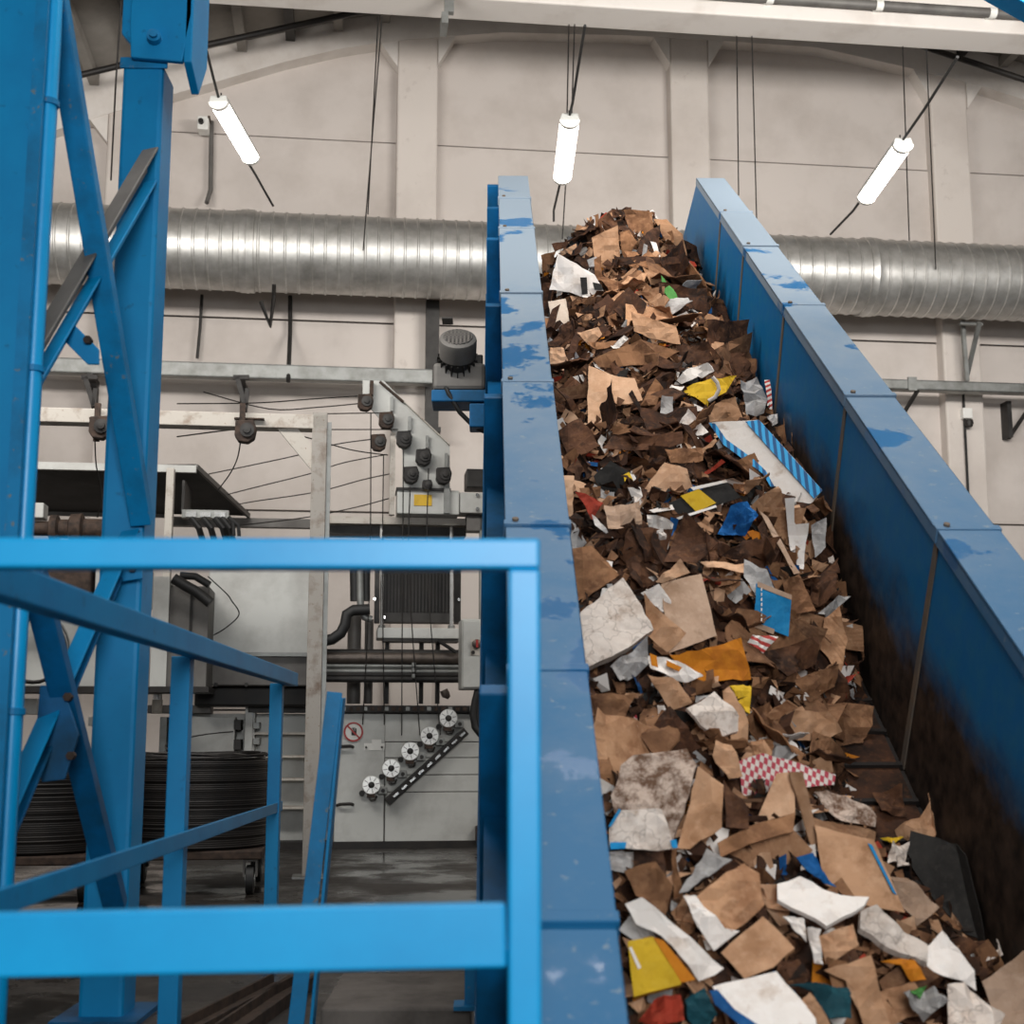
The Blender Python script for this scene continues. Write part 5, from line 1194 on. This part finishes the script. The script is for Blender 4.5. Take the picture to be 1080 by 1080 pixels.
overlay(p_, 3, [(565,155),(588,157),(628,214),(726,285),(768,325),(832,442),(822,442),(757,335),(618,233)], 'blue_stripes', 'striped_border', .012)
p_ = byl['black panel with yellow square in the middle heap']
overlay(p_, 3, [(465,415),(530,390),(592,440),(522,472)], 'yellow_card', 'yellow_square', .01)
overlay(p_, 3, [(500,385),(625,358),(632,366),(510,395)], 'white', 'white_edge', .011)
overlay(p_, 3, [(425,500),(590,448),(595,455),(432,508)], 'white', 'white_edge', .011)
p_ = byl['small bright blue box panel with white dashed line']
overlay(p_, 3, [(740,720),(862,768),(860,785),(738,738)], 'grey_tan', 'torn_edge', .01)
overlay(p_, 3, [(728,862),(800,890),(796,908),(728,882)], 'grey_tan', 'torn_edge', .01)
for j in range(7):
    y = 742 + j*18
    overlay(p_, 3, [(752, y), (756, y), (755, y + 11), (751, y + 11)], 'white', 'dash', .01)
p_ = byl['crumpled yellow bag with white loop in the upper right heap']
lp = [zz(2, [q])[0] for q in ((890,920),(915,950),(925,985),(905,1025),(870,1045))]
c0 = c0P[p_.name]
MBx = MB().tube([(lambda d: d * ((c0.length - .05) / d.length))(ray(CONV, *q)[1]) - c0 for q in lp], .012, 8)
me = bpy.data.meshes.new('white_loop'); me.from_pydata(MBx.v, [], MBx.f); me.materials.append(MATS['white']); o = bpy.data.objects.new('white_loop', me); COL.objects.link(o); o.parent = p_
p_ = byl['torn white sheet with black print at upper left of heap']
overlay(p_, 2, [(205,405),(240,405),(245,490),(215,495)], 'black_card', 'black_print', .03)
overlay(p_, 2, [(270,430),(315,440),(325,470),(280,470)], 'black_card', 'black_print', .03)
p_ = byl['small red packet at the upper right of the heap']
overlay(p_, 2, [(710,320),(773,324),(775,343),(715,344)], 'white', 'packet_label', .01)
overlay(p_, 2, [(725,346),(770,346),(770,356),(730,356)], 'green_film', 'packet_print', .01)
p_ = byl['dirty white sheet with blue edges at lower left']
overlay(p_, 4, [(140,850),(178,785),(186,792),(150,850)], 'blue_card', 'blue_edge', .03)
overlay(p_, 4, [(146,905),(205,905),(200,928),(148,930)], 'blue_card', 'blue_edge', .03)
overlay(p_, 4, [(360,898),(382,895),(388,925),(368,925)], 'blue_card', 'blue_edge', .03)
p_ = byl['bright yellow box against the lower left wall']
overlay(p_, 5, [(90,770),(100,765),(140,850),(128,858)], 'white', 'label_strip', .01)
overlay(p_, 5, [(190,728),(230,740),(362,900),(305,912)], 'orange_card', 'orange_edge', .006)
p_ = byl['white box panel with blue edge at the bottom']
overlay(p_, 5, [(418,945),(450,940),(520,1020),(640,1100),(560,1100),(440,1000)], 'blue_film', 'blue_edge', .012)
p_ = byl['big tan box panel with blue edge in the lower heap']
overlay(p_, 6, [(368,345),(384,350),(486,555),(470,545)], 'blue_card', 'blue_edge', .014)
p_ = byl['crumpled white and orange wrapper beside the orange panel']
overlay(p_, 3, [(355,975),(380,985),(385,1025),(362,1018)], 'orange_card', 'orange_print', .035)
overlay(p_, 3, [(415,1000),(470,1025),(460,1040),(415,1020)], 'orange_card', 'orange_print', .035)
p_ = byl['small black carton near the left wall']
overlay(p_, 3, [(262,340),(282,330),(300,365),(270,392)], 'yellow_card', 'yellow_stripe', .016)
overlay(p_, 3, [(285,335),(300,340),(312,362),(300,370)], 'white', 'white_stripe', .016)

# the open box (thing with panels)
bc = hit(*zz(4, [(760, 800)])[0]); bx_ = thing('open_cardboard_box', 'open tan cardboard box with raised flap in the lower heap', 'box', bc, CONV, HEAP); c0P[bx_.name] = bc
tc = -bc.normalized()
def boxpanel(pts, mat, name, nrm, off):
    ez = Vector(nrm).normalized(); ex = Vector((1, 0, 0)); ex = (ex - ez*ex.dot(ez)).normalized(); ey = ez.cross(ex)
    c = bc + tc * off
    POLYS.append(zz(4, pts))
    return placed(4, pts, mat, name, None, None, 0, bend=.006, thick=.005, parent=bx_, frame=(c, ex, ey, ez), torn=.001)
boxpanel([(660,840),(740,660),(800,655),(806,800)], 'tan_light', 'inner_panel', (-.25, -.65, .7), .06)
boxpanel([(785,655),(832,655),(892,895),(870,938)], 'tan', 'side_flap', (.5, -.6, .6), .13)
boxpanel([(530,905),(640,850),(806,798),(800,865),(640,910),(540,960)], 'brown', 'front_flap', (0, -.3, .95), .13)
boxpanel([(545,960),(640,905),(800,862),(870,935),(800,1000),(560,1010)], 'tan_corr', 'front_panel', (0, -.85, .5), .12)

# ------------------------------------------------------------------ generic scraps
def inside(px, py):
    for poly in POLYS:
        c = False; n = len(poly); j = n - 1
        for i in range(n):
            xi, yi = poly[i]; xj, yj = poly[j]
            if (yi > py) != (yj > py) and px < (xj - xi) * (py - yi) / (yj - yi) + xi: c = not c
            j = i
        if c: return True
    return False
rng = random.Random(21)
kinds = [('brown', 'brown', 5), ('brown_corr', 'ribbed brown', 3), ('brown_dark', 'dark brown', 7), ('brown_wet', 'wet dark brown', 6), ('tan', 'tan', 3), ('tan_corr', 'ribbed tan', 2), ('white', 'white', 1), ('grey_film', 'grey', 1)]
bag = [k for k in kinds for _ in range(k[2])]
def shape(rng):
    a = rng.uniform(.08, .20); b = a * rng.uniform(.35, 1.0)
    r = rng.random()
    if r < .5: p = [(-a, -b), (a, -b*rng.uniform(.6, 1.2)), (a*rng.uniform(.6, 1.1), b), (-a*rng.uniform(.6, 1.1), b*rng.uniform(.7, 1.2))]
    elif r < .75: p = [(-a, -b*.5), (0, -b), (a, -b*.3), (a*.6, b*.8), (-a*.3, b)]
    else: p = [(-a*1.3, -b*.25), (a*1.3, -b*.35), (a*1.2, b*.2), (-a*1.1, b*.3)]
    an = rng.uniform(0, 6.28); c, s = math.cos(an), math.sin(an)
    return [(x*c - y*s, x*s + y*c) for x, y in p]
ANCH = {'striped panel': 'white box panel with blue striped border on the heap', 'yellow bag': 'crumpled yellow bag with white loop in the upper right heap',
 'green strip': 'green plastic strip near the top of the heap', 'cracked white block': 'thick cracked white block against the left wall', 'large smooth tan panel': 'large smooth greyish tan panel in the middle heap',
 'blue dashed panel': 'small bright blue box panel with white dashed line', 'orange panel': 'curved orange carton panel in the middle heap', 'black and yellow panel': 'black panel with yellow square in the middle heap',
 'mottled sheet': 'big curved mottled grey-brown sheet near the left wall', 'checked sheet': 'red and white checked sheet in the lower heap', 'yellow box': 'bright yellow box against the lower left wall',
 'large black sheet': 'large black sheet at the lower right wall', 'big tan box panel': 'big tan box panel with blue edge in the lower heap', 'curved white sheet': 'long curved white sheet across the lower heap',
 'torn white sheet': 'torn white sheet with black print at upper left of heap', 'cream carton': 'small cream carton near upper left conveyor wall', 'red packet': 'small red packet at the upper right of the heap',
 'grey plastic bag': 'crumpled grey plastic bag above the striped panel', 'bottom white panel': 'white box panel with blue edge at the bottom', 'clean tan square': 'clean tan square in the lower heap',
 'pale L-shaped panel': 'pale tan L-shaped panel in the upper heap', 'creamy white board': 'creamy white board piece below the orange panel', 'black carton': 'small black carton near the left wall',
 'blue film': 'shiny crumpled blue film under the striped panel', 'dirty bottom paper': 'dirty white paper at the bottom right', 'thick dirty strip': 'thick dirty white strip below the big tan box panel'}
APX = {k: project(c0P[byl[v].name]) for k, v in ANCH.items()}
used = {}
def describe(word, kindw, px, py, size):
    near = sorted(APX, key=lambda k: (APX[k][0] - px)**2 + (APX[k][1] - py)**2)
    opts = []
    for k in near[:4]:
        dx, dy = px - APX[k][0], py - APX[k][1]; d = math.hypot(dx, dy)
        if abs(dx) > 2.2 * abs(dy): w_ = 'right of' if dx > 0 else 'left of'
        elif abs(dy) > 2.2 * abs(dx): w_ = 'below' if dy > 0 else 'above'
        else: w_ = ('lower ' if dy > 0 else 'upper ') + ('right of' if dx > 0 else 'left of')
        opts.append('%s %s %s the %s' % (word, kindw, ('just ' + w_) if d < 60 and ' ' not in w_.replace(' of', '') else w_, k))
    for o_ in opts + [size + ' ' + o_ for o_ in opts]:
        if o_ not in used: used[o_] = 1; return o_
    return size + ' ' + opts[0]
count = 0; tries = 0; GEN = 190
while count < GEN and tries < 9000:
    tries += 1
    t = rng.uniform(3.0, 11.2); x = rng.uniform(XA + .03, XB - .02)
    h = height(x, t)
    if h < .05: continue
    p = Vector((x, t, NB + h)); px, py = project(p)
    if inside(px, py) or py > 1110: continue
    mat, word, _ = rng.choice(bag)
    if t > 10.2 and mat in ('white', 'grey_film'): mat, word = 'brown', 'brown'
    nn = normal(x, t); tc = -p.normalized()
    ez = (nn * .55 + tc * .3 + Vector((rng.uniform(-.7, .7), rng.uniform(-.7, .7), 0))).normalized()
    ex = Vector((1, 0, 0)); ex = (ex - ez * ex.dot(ez)).normalized(); ey = ez.cross(ex)
    c = p + nn * rng.uniform(-.03, .02); ok = False
    for sc in (1.15, .8, .5):
        poly = [(a*sc, b*sc) for a, b in shape(rng)]
        q = [project(c + ex*a*f + ey*b*f) for a, b in poly for f in (.5, .95)]
        if sum(inside(*w_) for w_ in q) <= (2 if sc > 1 else 3): ok = True; break
    if not ok: continue
    thin = mat in ('white', 'grey_film')
    nm = 'paper_scrap' if thin else 'cardboard_scrap'
    me = sheet_mesh(nm, poly, c, ex, ey, ez, .002 if thin else rng.choice((.004, .005, .007)), rng, rng.uniform(.02, .05) * sc, rng.choice((1, 2, 2)), .006, 7, (mat,), rng.uniform(-.4, .8))
    o = bpy.data.objects.new(nm, me); COL.objects.link(o); o.matrix_world = CONV @ Matrix.Translation(c)
    big = max(math.hypot(*v_) for v_ in poly)
    tag(o, describe(word, 'paper scrap' if thin else 'cardboard scrap', px, py, 'larger' if big > .17 else 'smaller'), 'paper' if thin else S, 'loose scraps between the larger waste pieces')
    count += 1

# heap core and the uncountable small shreds: one object
core = bpy.data.meshes.new('waste_shreds'); V = []; F = []; MI = []
nx, nt_ = 40, 240
for j in range(nt_ + 1):
    for i in range(nx + 1):
        x = XA + (XB - XA) * i / nx; t = 2.0 + 10.1 * j / nt_
        V.append(Vector((x, t, NB + .006 + max(height(x, t) - .09, 0) * 1.0)))
for j in range(nt_):
    for i in range(nx):
        a = j*(nx+1) + i; F.append((a, a+1, a+nx+2, a+nx+1)); MI.append(1)
mats_ = ['brown_dark', 'brown_wet', 'brown', 'tan', 'tan_light', 'white', 'grey_film', 'blue_film', 'red_card', 'orange_card', 'black_card']
wts = [10, 12, 9, 4, 2, 2.2, 1.6, .35, .5, .4, 2]
made = 0
while made < 6500:
    t = rng.uniform(2.2, 11.9); x = rng.uniform(XA + .01, XB - .01); h = height(x, t)
    if h < .02: 
        if rng.random() > .04: continue
        h = .01
    p = Vector((x, t, NB + max(h + rng.uniform(-.085, -.02), .008))); nn = normal(x, t)
    ez = (nn * .6 + Vector((rng.uniform(-1, 1), rng.uniform(-1, 1), rng.uniform(-.2, .4)))).normalized()
    ex = Vector((rng.uniform(-1, 1), rng.uniform(-1, 1), rng.uniform(-1, 1))); ex = (ex - ez*ex.dot(ez)).normalized(); ey = ez.cross(ex)
    a = rng.uniform(.018, .07); b = a * rng.uniform(.2, .9); cz = rng.uniform(-.6, .6) * a; cw = rng.uniform(-.3, .3) * a
    mi = rng.choices(range(len(mats_)), wts)[0]; k = len(V)
    rows_ = []
    for u, zf in ((-1, 1), (0, 0), (1, 1)):
        for v_ in (-1, 1):
            q = p + ex * (a*u*rng.uniform(.75, 1.1)) + ey * (b*v_*rng.uniform(.7, 1.1)) + ez * (cz*zf + cw*u*v_)
            q.x = min(max(q.x, XA), XB); q.z = max(q.z, NB + .008); V.append(q)
    F += [(k, k+1, k+3, k+2), (k+2, k+3, k+5, k+4)]; MI += [mi, mi]
    made += 1
b0 = Vector((1.0, 6.0, NB))
core.from_pydata([v - b0 for v in V], [], F)
for n_ in mats_: core.materials.append(MATS[n_])
core.polygons.foreach_set('material_index', MI); core.update()
co = bpy.data.objects.new('waste_shreds', core); COL.objects.link(co); co.matrix_world = CONV @ Matrix.Translation(b0)
co['kind'] = 'stuff'; tag(co, 'dense heap of small brown cardboard shreds filling the conveyor', 'waste')
